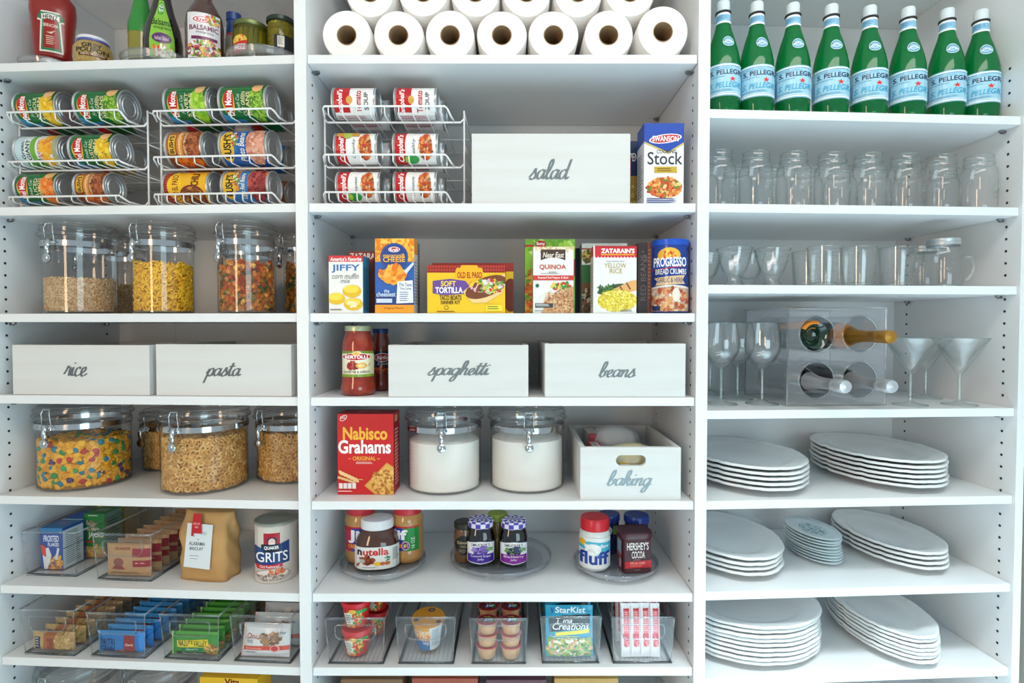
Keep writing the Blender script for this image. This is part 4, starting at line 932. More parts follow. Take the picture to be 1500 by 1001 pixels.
def quinoa(A):
    A.bg('#ece9e4').blobs(810, 364, 32, 6, ['#e2c9a0', '#d8b884', '#efe0c0'], 60, 3).rect(792, 366, 828, 384, '#4a3428').arch(792, 828, 385, 3, 4, '#ece9e4').text('Near East', 795, 370, 826, 378, '#f2e8d8', .02, .25).text('QUINOA', 790, 388, 829, 396, '#c8452c', .04).text('BLEND', 804, 398, 815, 400.5, '#888').rect(781, 404, 840, 411, '#cf3a34').text('Roasted Red Pepper & Basil', 788, 405.5, 832, 409.5, '#fbe4dc', .03)
    A.lines(792, 400.5, 828, 403, 1, '#aaa').blobs(822, 420, 14, 5, ['#2e6b34', '#3f8a3c', '#c8362a', '#e8c85a'], 40, 3.4).ell(826, 452, 42, 28, '#e8e4dc').poly([(792, 459), (806, 438), (826, 424), (840, 420), (840, 459)], '#c99a6c').blobs(822, 444, 26, 19, ['#d8a878', '#b87848', '#e6c498', '#c88a58', '#a8603a'], 330, 1.8).ell(787, 419, 2.6, 2.6, '#1f6a3a').rect(784, 445, 810, 451, '#3a3a3a').lines(785, 446, 809, 450, 2, '#ddd')
    A.lines(783, 455, 800, 458, 1, '#999')
carton('rice_mix_box', 'white quinoa blend box with brown banner, at the front', 'box', 'm', 781, 362, 840, 459, zs, .010, .042, '#e4e0da', quinoa, lambda A: A.bg('#e8e4dc').lines(12, 20, 88, 180, 18, '#8a8a8a', .4))
def helper(A):
    A.bg('#8cc63c').blobs(806, 360, 38, 14, ['#a8d84a', '#6fae2c', '#c8e87a', '#7ab838'], 60, 7).rect(769, 359, 782, 362, '#c8202c').ell(792, 358, 8, 5, '#c8202c').text('Betty', 786, 355, 798, 361, '#fff', .03).rect(838, 380, 842, 404, '#a83a2c').blobs(775, 430, 7, 34, ['#e8641c', '#d8a02c', '#6a9a2c', '#c8402a', '#f2b23a'], 90, 4)
carton('dinner_mix_box', 'bright green boxed dinner behind the quinoa blend', 'box', 'm', 769, 351, 842, 459, zs, .070, .05, '#5c8a30', helper)
carton('dark_box', 'narrow navy box standing between the quinoa and rice boxes', 'box', 'm', 840, 364, 854, 459, zs, .125, .05, '#1a1f38')
def ricebg(A): A.bg('#e4e4e0').rect(852, 364, 870, 366, '#b83a3a').ell(860, 376, 8, 10, '#a8883c').blobs(860, 376, 7, 9, ['#6a5a2c', '#c8b04a', '#4a5a2c'], 30, 3).rect(852, 388, 918, 414, '#3f7a44').rect(852, 414, 918, 459, '#8a5a34').blobs(860, 440, 10, 18, ['#3a3a34', '#d8c8a0', '#6a4a2c'], 30, 3)
carton('rice_mix_box', 'white box rising behind the yellow rice', 'box', 'm', 852, 357, 918, 459, zs, .080, .04, '#c8c8c2', ricebg)
def yrice(A):
    A.bg('#e9e7e3').rect(871, 361, 932, 375, '#cf2430')
    for i in range(13): A.ell(873.5+i*4.8, 375.5, 2.4, 2.6, '#cf2430', 10, 0, .05)
    A.text("ZATARAIN'S", 880, 364.5, 929, 371.5, '#fff', .06).rect(880, 372.5, 929, 374.5, '#e8a02c').text('New Orleans Style', 888, 382, 914, 385, '#4a6a8a', .0, .2).text('YELLOW', 885, 386, 917, 393, '#b89a58', .01).text('RICE', 893, 394, 911, 401, '#b89a58', .01)
    A.ell(905, 440, 34, 22, '#f2f0ec').ell(896, 424, 22, 6, '#39562c', rot=-.25).blobs(894, 424, 20, 5, ['#2c4a24', '#4a7a34', '#1f3a1c'], 50, 3.5, .3).poly([(898, 424), (924, 412), (932, 411), (932, 426), (906, 432)], '#e2a868').poly([(906, 419), (908, 418), (914, 428), (912, 429)], '#8a4a1c').poly([(916, 415), (918, 414), (924, 424), (922, 425)], '#8a4a1c')
    A.ell(904, 441, 29, 16, '#e8d23c').blobs(904, 441, 28, 16, ['#f2e05a', '#dcc22c', '#f7ec8a', '#cfae20'], 320, 2, .45).lines(908, 454, 930, 458, 2, '#666').poly([(871, 361), (932, 361), (932, 362), (871, 362)], '#a81a24')
carton('rice_mix_box', 'white and red yellow rice box at the front', 'box', 'm', 869, 361, 932, 459, zs, .010, .040, '#dedad6', yrice, lambda A: A.bg('#dcd6d4').rect(0, 0, 100, 30, '#c8303c').lines(14, 50, 86, 185, 16, '#9a8a8a', .4))
carton('spice_box', 'dark brown box seen by its rusty side, left of the bread crumbs', 'box', 'm', 934, 356, 953, 459, zs, .058, .05, '#54231a', lambda A: A.rect(934, 356, 948, 459, '#34201e').blobs(941, 380, 6, 16, ['#5a4a4a', '#3a2a2a'], 14, 3).text('RED BEANS', 938, 374, 946, 440, '#6a5a58', .0, 0, 90).rect(948, 356, 957, 459, '#7a3a24').lines(949, 366, 956, 440, 14, '#a86a4a', .4), yaw=0)
# bread crumb canister
loc, r, h = fitcyl('m', 954, 1008, zs, .014, 350)
o = thing('bread_crumb_canister', 'round blue bread crumb canister with blue lid', 'canister', loc, facing(loc[0], loc[1])*.9)
jarlathe([(r-.001, .001), (r, .002), (r, h-.012)], 44).obj('body', mat('label_blue', '#1d3f92', .3), o); jarlathe([(r+.0002, h-.013), (r+.0012, h-.012), (r+.0012, h-.001), (r-.001, h), (r-.004, h-.002), (0, h-.002)], 44).obj('lid', mat('lid_blue', '#1c52bd', .3), o)
A = Art(0, 0, 58, 96); A.bg('#1d3f92').ell(27, 14, 18, 11, '#f0b43a').blobs(27, 14, 11, 7, ['#e8742c', '#f2d05a', '#c8402a'], 18, 3).poly([(0, 22), (58, 16), (58, 28), (0, 34)], '#2a55b0').text('PROGRESSO', 3, 17, 54, 31, '#fff', .04).poly([(0, 35), (50, 30), (50, 31), (0, 36)], '#c8282c').text('BREAD CRUMBS', 6, 34, 54, 42, '#f4f0e8', .02).poly([(4, 47), (52, 43), (48, 50), (52, 56), (6, 58), (9, 52)], '#e0bf94').text('GARLIC & HERB', 9, 47, 48, 54, '#5a4a6a', .02).rect(0, 61, 58, 96, '#c8a894').arch(0, 58, 62, 1.5, 3, '#e8dcd0')
A.blobs(26, 80, 34, 18, ['#b85a3a', '#d88a5a', '#e8c8a0', '#a84a2c', '#f0e0d0', '#c86a4a', '#d8a878'], 150, 4).poly([(10, 92), (34, 72), (38, 76), (16, 96)], '#dca468').ell(38, 72, 6, 10, '#e8ded0').rect(2, 88, 14, 95, '#2a3a6a'); A.build('label_print', wrap(r+.0002, .004, h-.014, .96), o, INKG, (14, 0))
# ================================================================== LEFT BAY, THIRD SHELF: four clamp jars
zs = SZ['l'][2]; g = 'clear clamp lid canisters'
rice_p = [p_grain(.0088, .0014)]; mac_p = [p_ring(.0056, .0021, 6, 6, .55)]; rot_p = [p_screw(.034, .0056, 2.2, 16)]
def f_rice(o, r, h): stuffobj(heap(o, r, .075, rice_p, 3600, .006, '#b08a60', colors=['#d9b98e', '#cfa878', '#e6cca6', '#c59866']), 'rice', o)
def f_mac(o, r, h): stuffobj(heap(o, r, .106, mac_p, 900, .010, '#b8860f', colors=['#eab41c', '#f2c22e', '#dca212', '#f0b820'], seed=2), 'elbow_macaroni', o)
def f_rot(hh, sd=3): return lambda o, r, h: stuffobj(heap(o, r, hh, rot_p, 250, .015, '#a8733a', colors=['#f2b04a', '#e88238', '#eea040', '#8f8c50', '#f6c058', '#d46a3a', '#7c8258'], seed=sd, flatness=1), 'rotini_pasta', o)
canister('clear canister a little over half full of brown rice', 'l', 61, 174, 324, 458, zs, .020, f_rice, -.10, g)
canister('clear canister holding yellow elbow macaroni', 'l', 193, 286, 324, 458, zs, .022, f_mac, -.35, g)
canister('clear canister holding tricolour rotini, third from the left', 'l', 319, 405, 320, 458, zs, .025, f_rot(.103), -.45, g)
sx_, sy_ = P('l', -.062, .105)
o_, r_c, h_c = canister('clear canister of rotini partly hidden by the bay divider', 'l', 416, 466, 332, 458, zs, .16, f_rot(.112, 5), -.8, g)

canister('clear canister standing behind the brown rice, only its clamp and left side showing', 'l', 92, 186, 330, 458, zs, .185, lambda o, r, h: f_rice(o, r, h), -.95, g)
canister('clear canister of rotini standing behind the tricolour one at its left', 'l', 330, 402, 331, 458, zs, .19, f_rot(.085, 9), -.75, g)
# ================================================================== GLASSWARE
zs = SZ['r'][1]
# mason mugs
def mason(r, h, mug=True, lid=False, b_='mason_mug', name=None, cat='mug', loc=(0, 0, 0), rz=0, label='', group=None):
    o = thing(b_, label, cat, loc, rz, group); rn = r*.80
    prof = [(0, .004), (r*.8, .004), (r*.84, .0005), (r*.95, .002), (r, .010), (r, h*.66), (r*.96, h*.73), (rn, h*.80), (rn*.98, h*.84), (rn*1.03, h*.86), (rn*.98, h*.885), (rn*1.02, h*.91), (rn*.97, h*.94), (rn*.97, h*.99), (rn*.94, h)]
    jarlathe(prof, 40).obj('glass_body', GLS, o)
    ringp(o, 'mouth_rim', rn*.95, h, .0012); ringp(o, 'thread', rn*1.01, h*.86, .0010); ringp(o, 'base_edge', r*.9, .0022, .0014)
    m = MB(); m.tube([(sin(2*PI*i/30)*r*.42, -sqrt(r*r-(sin(2*PI*i/30)*r*.42)**2)-.0003, h*.38+cos(2*PI*i/30)*h*.14) for i in range(30)], .0006, 5, True)
    m.tube([(r*(-.32+.64*i/12), -sqrt(r*r-(r*(-.32+.64*i/12))**2)-.0003, h*.36+.004*sin(i*1.9)) for i in range(13)], .0006, 5); m.obj('embossing', mat_rim, o)
    if mug:
        m = MB(); m.tube([(r*.97, 0, h*.62), (r*1.35, 0, h*.60), (r*1.48, 0, h*.45), (r*1.42, 0, h*.28), (r*1.2, 0, h*.16), (r*.97, 0, h*.14)], .0036, 10); m.obj('handle', GLS, o)
    if lid:
        m = MB(); m.lathe([(rn*1.03, h*.87), (rn*1.07, h*.875), (rn*1.07, h*.93), (rn*1.04, h*.94), (rn*1.06, h*.95), (rn*1.06, h*1.0), (rn*1.0, h*1.012), (rn*.9, h*1.012), (rn*.88, h*1.006), (0, h*1.006)], 40); m.obj('lid', TIN, o)
    return o
def ringp(o, nm, r, z, k, n=44): m = MB(); m.tube([(r*cos(2*PI*i/n), r*sin(2*PI*i/n), z) for i in range(n)], k, 6, True); m.obj(nm, mat_rim, o)
mat_rim = clear('glass_rim', '#f2f8f7', '#a6b8b6', 1.2)
mc = [1053, 1107, 1162, 1218, 1271, 1325, 1378, 1433]; mp = None
for row, t in enumerate((.055, .155)):
    for i, cx in enumerate(mc):
        s_ = spx('r', cx, zs+.04, .055)+(.004 if row else 0); x, y = P('r', s_, t)
        lab = f'clear glass mason jar mug, {nmb[i]} in the {"front" if not row else "back"} row'
        rz = 1.15+(.12 if i % 2 else 0)
        if mp is None: mp = mason(.0345, .118, label=lab, loc=(x, y, zs), rz=rz, group='mason jar mugs on the second right shelf')
        else: dup(mp, (x, y, zs), rz, lab)
# sundae cups, tumblers, lidded mug
zs = SZ['r'][2]
def flute(o, r, h):
    m = MB(); rm = lambda a, z: 1+(.035*abs(sin(4*a)) if z > .012 else 0)
    m.lathe([(0, .002), (r*.50, .0005), (r*.54, .004), (r*.36, .012), (r*.42, .020), (r*.70, h*.45), (r*.88, h*.74), (r*.93, h*.84), (r*1.0, h)], 48, rmod=rm); m.lathe([(r*.96, h), (r*.86, h*.78), (r*.62, h*.42), (r*.3, .024), (0, .022)], 48, rmod=rm); m.obj('glass_body', GLS, o)
    m = MB(); m.tube([(r*1.0*(1+.035*abs(sin(4*a)))*cos(a), r*(1+.035*abs(sin(4*a)))*sin(a), h) for a in [2*PI*i/48 for i in range(48)]], .0012, 6, True); m.obj('rim', mat_rim, o); ringp(o, 'foot_edge', r*.52, .003, .0014); ringp(o, 'shoulder_ring', r*.93, h*.84, .0009)
sp = None
for cx, t, lab in ((1033, .135, 'fluted glass sundae cup cut off by the divider'), (1071, .045, 'fluted glass sundae cup, left of the pair at the front'), (1096, .14, 'fluted glass sundae cup standing behind the pair'), (1131, .05, 'fluted glass sundae cup beside the tumblers')):
    s_ = spx('r', cx, zs+.03, t); s_ = max(s_, .0385); s_ = .075 if cx == 1071 else s_; x, y = P('r', s_, t)
    if sp is None: sp = thing('sundae_cup', lab, 'glass', (x, y, zs), 0, 'fluted sundae cups'); flute(sp, .036, .079)
    elif cx == 1071 and s_ < .1: dup(sp, (*P('r', max(s_, .04+.0), t), zs), .3, lab)
    else: dup(sp, (x, y, zs), .2, lab)
tp = None; bub = random.Random(4)
for i, (cx, t, lab) in enumerate(((1184, .12, 'bubbled glass tumbler behind the others at the left'), (1207, .045, 'bubbled glass tumbler, leftmost of the three in front'), (1257, .045, 'bubbled glass tumbler, middle of the three in front'), (1314, .045, 'bubbled glass tumbler beside the lidded mug'), (1232, .135, 'bubbled glass tumbler behind the middle one'))):
    s_ = spx('r', cx, zs+.04, t); x, y = P('r', s_, t); r_, h_ = .036, .0835
    if tp is None:
        tp = thing('tumbler', lab, 'glass', (x, y, zs), 0, 'bubbled glass tumblers')
        jarlathe([(0, .006), (r_*.75, .006), (r_*.78, .0005), (r_*.84, .002), (r_*.9, h_*.4), (r_, h_)], 40).obj('glass_body', GLS, tp); jarlathe([(r_-.0022, h_), (r_*.83, h_*.35), (r_*.75, .008), (0, .007)], 40).obj('inner_wall', GLS, tp)
        m = MB(); m.tube([((r_-.001)*cos(2*PI*i/40), (r_-.001)*sin(2*PI*i/40), h_) for i in range(40)], .0011, 6, True); m.obj('rim', mat_rim, tp)
        m = MB()
        for k in range(260):
            a = bub.uniform(0, 2*PI); z = .006+(h_-.012)*bub.random()**1.9; rr = r_*(.86+.13*z/h_); q = bub.uniform(.0005, .0012)
            m.lathe([(0, -q), (q, 0), (0, q)], 5, M=Matrix.Translation((rr*cos(a), rr*sin(a), z)))
        m.obj('bubbles', mat_rim, tp, kind='stuff')
    else: dup(tp, (x, y, zs), i, lab)
x, y = P('r', spx('r', 1381, zs+.04, .055), .055)
mason(.0365, .104, label='square shouldered glass mug with silver screw lid, front', loc=(x, y, zs), rz=-.5, lid=True, b_='lidded_mason_mug', group='lidded mason jar mugs')
x, y = P('r', spx('r', 1348, zs+.04, .17), .165); mason(.0345, .104, label='glass mug with silver screw lid, half hidden behind the front one', loc=(x, y, zs), rz=-2.3, lid=True, b_='lidded_mason_mug', group='lidded mason jar mugs')
# wine and martini glasses
zs = SZ['r'][3]
def wine(o, r, h, foot):
    jarlathe([(foot, .0008), (foot, .002), (foot*.5, .005), (.0045, .012), (.0036, h*.28), (.0045, h*.42), (.010, h*.455), (r*.62, h*.52), (r*.93, h*.64), (r, h*.74), (r*.95, h*.88), (r*.84, h)], 44).obj('glass_body', GLS, o)
    jarlathe([(r*.82, h), (r*.93, h*.87), (r*.98, h*.74), (r*.9, h*.65), (r*.58, h*.535), (0, h*.475)], 44).obj('bowl_inside', GLS, o)
    ringp(o, 'rim', r*.83, h, .0007); ringp(o, 'foot_edge', foot, .0015, .0011); m = MB(); m.lathe([(.0028, .012), (.0026, h*.28), (.0034, h*.43), (0, h*.46)], 16); m.obj('stem_core', mat_rim, o)
def martini(o, r, h, foot):
    jarlathe([(foot, .0008), (foot, .002), (foot*.4, .005), (.0042, .011), (.0036, h*.3), (.0042, h*.46), (.009, h*.50), (r, h)], 44).obj('glass_body', GLS, o); jarlathe([(r-.001, h), (0, h*.52)], 44).obj('bowl_inside', GLS, o)
    ringp(o, 'rim', r, h, .0007); ringp(o, 'foot_edge', foot, .0015, .0011); m = MB(); m.lathe([(.0028, .012), (.0026, h*.3), (.0034, h*.46), (0, h*.5)], 16); m.obj('stem_core', mat_rim, o)
wp = None
for cx, py, lab in ((1056, 596, 'clear wine glass nearest the divider at the front'), (1080, 584, 'clear wine glass standing behind the front pair'), (1116, 596, 'clear wine glass just left of the bottle rack'), (1040, 580, 'clear wine glass at the very back beside the divider')):
    t = tground('r', cx, py, zs)+.032 if py > 590 else {584: .172, 580: .285}[py]; s_ = max(spx('r', cx, zs, t), .036); x, y = P('r', s_, t)
    if wp is None: wp = thing('wine_glass', lab, 'glass', (x, y, zs), 0, 'stemmed wine glasses'); wine(wp, .0385, .182, .034)
    else: dup(wp, (x, y, zs), 0, lab)
gp = None
for cx, py, lab in ((1333, 595, 'martini glass right of the bottle rack'), (1405, 595, 'martini glass nearest the right wall, in front'), (1432, 585, 'martini glass behind, close to the right wall')):
    t = .055 if py > 590 else .17; s_ = min(spx('r', cx, zs, t), .612); x, y = P('r', s_, t)
    if gp is None: gp = thing('martini_glass', lab, 'glass', (x, y, zs), 0, 'martini glasses'); martini(gp, .053, .148, .033)
    else: dup(gp, (x, y, zs), 0, lab)
# acrylic bottle rack
t0 = .055; c, w, h = fitbox('r', 1154, 1297, 452, zs, t0); x, y = P('r', c, t0); dR = .20
o = thing('bottle_rack', 'clear acrylic four bottle rack lying among the stemmed glasses', 'bottle rack', (x, y, zs), BAY['r'][1]); k = .006
def rrect(w_, h_, n=8):
    return [(-w_/2, 0), (w_/2, 0), (w_/2, h_), (-w_/2, h_)]
hcs = [(-w*.205, h*.735), (w*.235, h*.735), (-w*.205, h*.265), (w*.235, h*.265)]; R_ = h*.187
for nm, yy in (('front_plate', 0), ('back_plate', dR-k)):
    m = MB()                                   # plate with four round openings, built cell by cell
    for ci, (hx, hz) in enumerate(hcs):
        X0, X1 = (-w/2, .012) if hx < 0 else (.012, w/2); Z0, Z1 = (h/2, h) if hz > h/2 else (.0005, h/2); n = 32
        for side in (0, k):
            inn = []; out = []
            for i in range(n):
                a = 2*PI*(i+.5)/n; ca, sa = cos(a), sin(a); inn.append((hx+R_*ca, yy+side, hz+R_*sa))
                s_ = min(((X1-hx) if ca > 0 else (hx-X0))/abs(ca), ((Z1-hz) if sa > 0 else (hz-Z0))/abs(sa)); out.append((hx+s_*ca, yy+side, hz+s_*sa))
            b = len(m.v); m.v += inn+out
            for i in range(n):
                j = (i+1) % n; m.face((b+i, b+n+i, b+n+j, b+j))
                p, q = out[i], out[j]
                if abs(p[0]-q[0]) > 1e-6 and abs(p[2]-q[2]) > 1e-6:
                    m.v.append((X0 if (p[0]+q[0])/2 < hx else X1, yy+side, Z0 if (p[2]+q[2])/2 < hz else Z1)); m.face((b+n+i, len(m.v)-1, b+n+j))
    m.obj(nm, clear('thick_acrylic', '#ffffff', '#e6eaf2', 1.3, body=.07, bodycol='#eceffa'), o)
    m = MB()
    for hx, hz in hcs: m.tube([(hx+R_*cos(2*PI*i/36), yy+k/2, hz+R_*sin(2*PI*i/36)) for i in range(36)], .0028, 8, True)
    m.tube([(-w/2, yy+k/2, .003), (w/2, yy+k/2, .003), (w/2, yy+k/2, h), (-w/2, yy+k/2, h)], .0026, 6, True); m.obj('polished_edges', EDGE, o)
TA = clear('thick_acrylic', '#ffffff', '#e6eaf2', 1.3, body=.07, bodycol='#eceffa')
for i, (hx, hz) in enumerate(hcs):
    m = MB(); m.lathe([(R_, .004), (R_, dR-.006)], 36, M=Matrix.Translation((hx, 0, hz)) @ Matrix.Rotation(-PI/2, 4, 'X')); m.obj('bottle_tube', TA, o)
for sx in (-1, 1): m = MB(); m.box(min(sx*w/2, sx*(w/2-.004)), max(sx*w/2, sx*(w/2-.004)), k, dR-k, .0005, h); m.obj('side_plate', TA, o)
rack_xy = (x, y); rack_zs = zs
def champ(label, i, back, neckcol, bodycol, orange=False, front=True, tilt=0, slide=0, yw=0):
    hx, hz = hcs[i]; rr = R_*.80; a = BAY['r'][1]; X = rack_xy[0]+hx*cos(a); Y = rack_xy[1]+hx*sin(a)
    o = thing('champagne_bottle', label, 'bottle', (X-sin(a)*slide, Y+cos(a)*slide, zs+hz-(R_-rr)+.0034), a+yw, 'champagne bottles in the acrylic rack')
    M = Matrix.Rotation(tilt, 4, 'X') @ Matrix.Rotation((PI/2 if front else -PI/2), 4, 'X')      # +z of the lathe comes forward
    L = .27; z0 = -.20
    body = [(0, z0+.012), (rr*.5, z0+.003), (rr*.9, z0), (rr, z0+.008), (rr, z0+.125), (rr*.9, z0+.150), (rr*.62, z0+.178), (rr*.42, z0+.20)]
    jarlathe(body, 36, M=M).obj('glass_body', mat('bottle_'+bodycol, '#'+bodycol, .08, coat=.8), o)
    foil = [(rr*.63, z0+.178), (rr*.44, z0+.20), (rr*.37, z0+.23), (rr*.36, z0+.262), (rr*.40, z0+.264), (rr*.40, z0+.272), (rr*.37, z0+.275), (rr*.41, z0+.28), (rr*.43, z0+.296), (rr*.38, z0+.302), (0, z0+.304)]
    m = MB(); R = random.Random(i); m.lathe([(p[0]+.0004, p[1]) for p in foil], 36, M=M, rmod=lambda a_, z: 1+.02*sin(9*a_+z*200)); m.obj('foil', mat('foil_'+neckcol, '#'+neckcol, .32, .7), o, label='gold foil' if orange else 'silver foil')
    if orange:
        m = MB().color('#f08c1a'); m.lathe([(rr*.92+.0006, z0+.148), (rr*.66+.0006, z0+.176), (rr*.60+.0006, z0+.183)], 36, M=M); m.obj('neck_label', INKG, o)
    return o
champ('champagne bottle with orange label and gold foil neck poking out, upper right', 1, 0, 'c08a3c', '10241a', True, slide=.012)
champ('champagne bottle with silver foil neck, lower left of the acrylic rack', 2, 0, 'd5d6da', '141414', slide=.006)
champ('champagne bottle with silver foil neck, lower right of the acrylic rack', 3, 0, 'd5d6da', '141414', slide=.006)
# the one lying base first
hx, hz = hcs[0]; rr = R_*.82; a = BAY['r'][1]
o = thing('champagne_bottle', 'dark green champagne bottle lying base outwards, upper left of the rack', 'bottle', (rack_xy[0]+hx*cos(a), rack_xy[1]+hx*sin(a), zs+hz-(R_-rr)+.0034), a, 'champagne bottles in the acrylic rack')
M = Matrix.Rotation(-PI/2, 4, 'X')
jarlathe([(0, .030), (rr*.35, .026), (rr*.6, .012), (rr*.88, .006), (rr, .014), (rr, .135), (rr*.9, .160), (rr*.6, .19), (rr*.4, .22), (rr*.38, .24)], 36, M=M).obj('glass_body', mat('bottle_green', '#082a1c', .08, coat=.8), o)
m = MB().color('#ef8c1c'); b = len(m.v); n = 12
for i in range(n+1):
    an = PI*.40+PI*.45*i/n; m.v += [((rr+.0005)*cos(an), .018, (rr+.0005)*sin(an)), ((rr+.0005)*cos(an), .11, (rr+.0005)*sin(an))]
for i in range(n): m.face((2*i, 2*i+1, 2*i+3, 2*i+2), True)
m.obj('label', INKG, o)
m = MB().color('#ef8c1c'); n = 10
for i in range(n+1):
    an = PI*.42+PI*.42*i/n; m.v += [(rr*.50*cos(an), .0165, rr*.50*sin(an)), (rr*.90*cos(an), .0048, rr*.90*sin(an)), ((rr+.0008)*cos(an), .0135, (rr+.0008)*sin(an))]
for i in range(n): m.face((3*i, 3*i+1, 3*i+4, 3*i+3), True); m.face((3*i+1, 3*i+2, 3*i+5, 3*i+4), True)
m.obj('label_end', INKG, o)
# ================================================================== FOURTH SHELF: crates and sauce jars
zs = SZ['l'][3]
t = max(.008, tground('l', 110, 580, zs)); print('t', t)
crate('whitewashed crate lettered rice, at the left on the fourth shelf', 'l', 19, 506, 219, 580, zs, .016, .30, 'rice', (95, 532, 129, 552), col='#5f6466')
crate('whitewashed crate lettered pasta, beside the divider on the fourth shelf', 'l', 229, 505, 427, 581, zs, .016, .30, 'pasta', (299, 532, 354, 562), col='#5f6466')
zs = SZ['m'][3]
crate('whitewashed crate lettered spaghetti, beside the red sauce jars', 'm', 569, 506, 774, 583, zs, .008, .30, 'spaghetti', (627, 529, 718, 560))
crate('whitewashed crate lettered beans, at the right on the fourth shelf', 'm', 798, 504, 1004, 582, zs, .008, .30, 'beans', (877, 530, 931, 553))
SAUCE = mat('tomato_sauce', '#8c220c', .12, coat=.8, noise=(60, (1, 1, 1), '#b03a12', .8))
def saucejar(x0, x1, yt, tf, lab, lidc, label_art, darker=False):
    loc, r, h = fitcyl('m', x0, x1, zs, tf, yt); o = thing('sauce_jar', lab, 'jar', loc, facing(loc[0], loc[1])*.8, 'pasta sauce jars')
    jarlathe([(0, .002), (r*.85, .001), (r*.97, .006), (r, .014), (r*.99, .022), (r*.92, .030), (r*.915, h*.62), (r*.90, h*.74), (r*.80, h*.84), (r*.70, h*.90), (r*.70, h*.93)], 44).obj('body', SAUCE if not darker else mat('dark_sauce', '#6e2416', .12, coat=.8), o)
    jarlathe([(r*.72, h*.925), (r*.755, h*.93), (r*.755, h*.985), (r*.73, h), (0, h)], 40).obj('lid', mat('lid_'+lidc, '#'+lidc, .3, .5), o)
    A = Art(0, 0, 100, 100); label_art(A); A.build('label', wrap(r*.92, .040, h*.64, .93, rf=lambda q: r*.922), o, INKG, (12, 0)); return o
def bert(A):
    A.bg('#6f8f2a').rect(0, 10, 100, 92, '#efe6c8').ell(48, 8, 14, 9, '#f0d8a0').ell(46, 22, 46, 15, '#fff').ell(46, 22, 44, 13, '#c4202a').ell(46, 10, 13, 7, '#e8b860').text('BERTOLLI', 10, 16, 82, 29, '#fff', .04).blobs(34, 56, 18, 12, ['#8a1e24', '#b02a2c', '#a0222a'], 22, 8).ell(62, 56, 18, 11, '#e8a83c').ell(62, 56, 12, 7, '#f2d08a').poly([(80, 60), (92, 54), (84, 48), (94, 46)], '#c86a3a').text('OLIVE OIL & GARLIC', 6, 76, 88, 84, '#333').rect(0, 90, 100, 100, '#7a9a2c').rect(88, 12, 100, 90, '#dcd8a8')
saucejar(499, 551, 478, .022, 'tall jar of bright red tomato sauce with pale green lid', 'b9c29a', bert)
saucejar(543, 573, 482, .11, 'dark tomato sauce jar with navy label behind the bright one', '24406e', lambda A: A.bg('#182544').ell(60, 28, 44, 20, '#e8e4e0').ell(60, 28, 40, 17, '#a8202c').text('Barilla', 30, 20, 92, 36, '#fff', .02, .2).text('& Garlic', 34, 48, 94, 62, '#c8d0e0', .0, .2).blobs(60, 86, 40, 16, ['#a03a1c', '#c8582a', '#6a2414'], 40, 10), True)
# ================================================================== FIFTH SHELF
zs = SZ['l'][4]; g = 'large clear cereal canisters'
TB = lambda b, cx, py: max(.012, tground(b, cx, py, zs))
PCOL = ['#e3a322', '#eab02e', '#d99418', '#e8a828', '#d89a20', '#e3a322', '#c23428', '#2f8a4a', '#2a7fa0', '#5a3a6a', '#eab02e']
def f_crunch(o, r, h):
    stuffobj(heap(o, r, .105, [p_pillow(.0140), p_pillow(.0128)], 520, .014, '#9a6c16', colors=['#e3a322', '#eab02e', '#d99418', '#e8a828'], seed=6), 'corn_cereal', o)
    stuffobj(heap(o, r+.001, .105, [p_ball(.0078)], 120, .013, '#9a6c16', colors=['#b8322a', '#2f8a4a', '#1f7f9a', '#4a3260', '#3a9a5a', '#23788f'], seed=8), 'fruit_cereal', o)
def f_oring(hh, sd): return lambda o, r, h: stuffobj(heap(o, r, hh, [p_ring(.0054, .0025, 10, 5)], 900, .0115, '#9a6a34', colors=['#d9a860', '#cc9750', '#e2b672', '#c58e48'], seed=sd), 'ring_cereal', o)
canister('large clear canister of yellow and multicoloured fruit cereal', 'l', 44, 188, 598, 724, zs, TB('l', 95, 723), f_crunch, -.10, g, lidh=.026)
canister('large clear canister of ring cereal, front centre of the fifth shelf', 'l', 234, 365, 602, 728, zs, TB('l', 285, 728), f_oring(.118, 11), -.15, g, lidh=.026)
canister('large clear canister of cereal almost hidden behind the front centre one', 'l', 212, 302, 603, 700, zs, .225, f_oring(.105, 12), -.45, g, lidh=.026)
canister('large clear canister of ring cereal beside the divider, set back', 'l', 382, 498, 601, 705, zs, .12, f_oring(.112, 13), -.55, g, lidh=.026)
zs = SZ['m'][4]
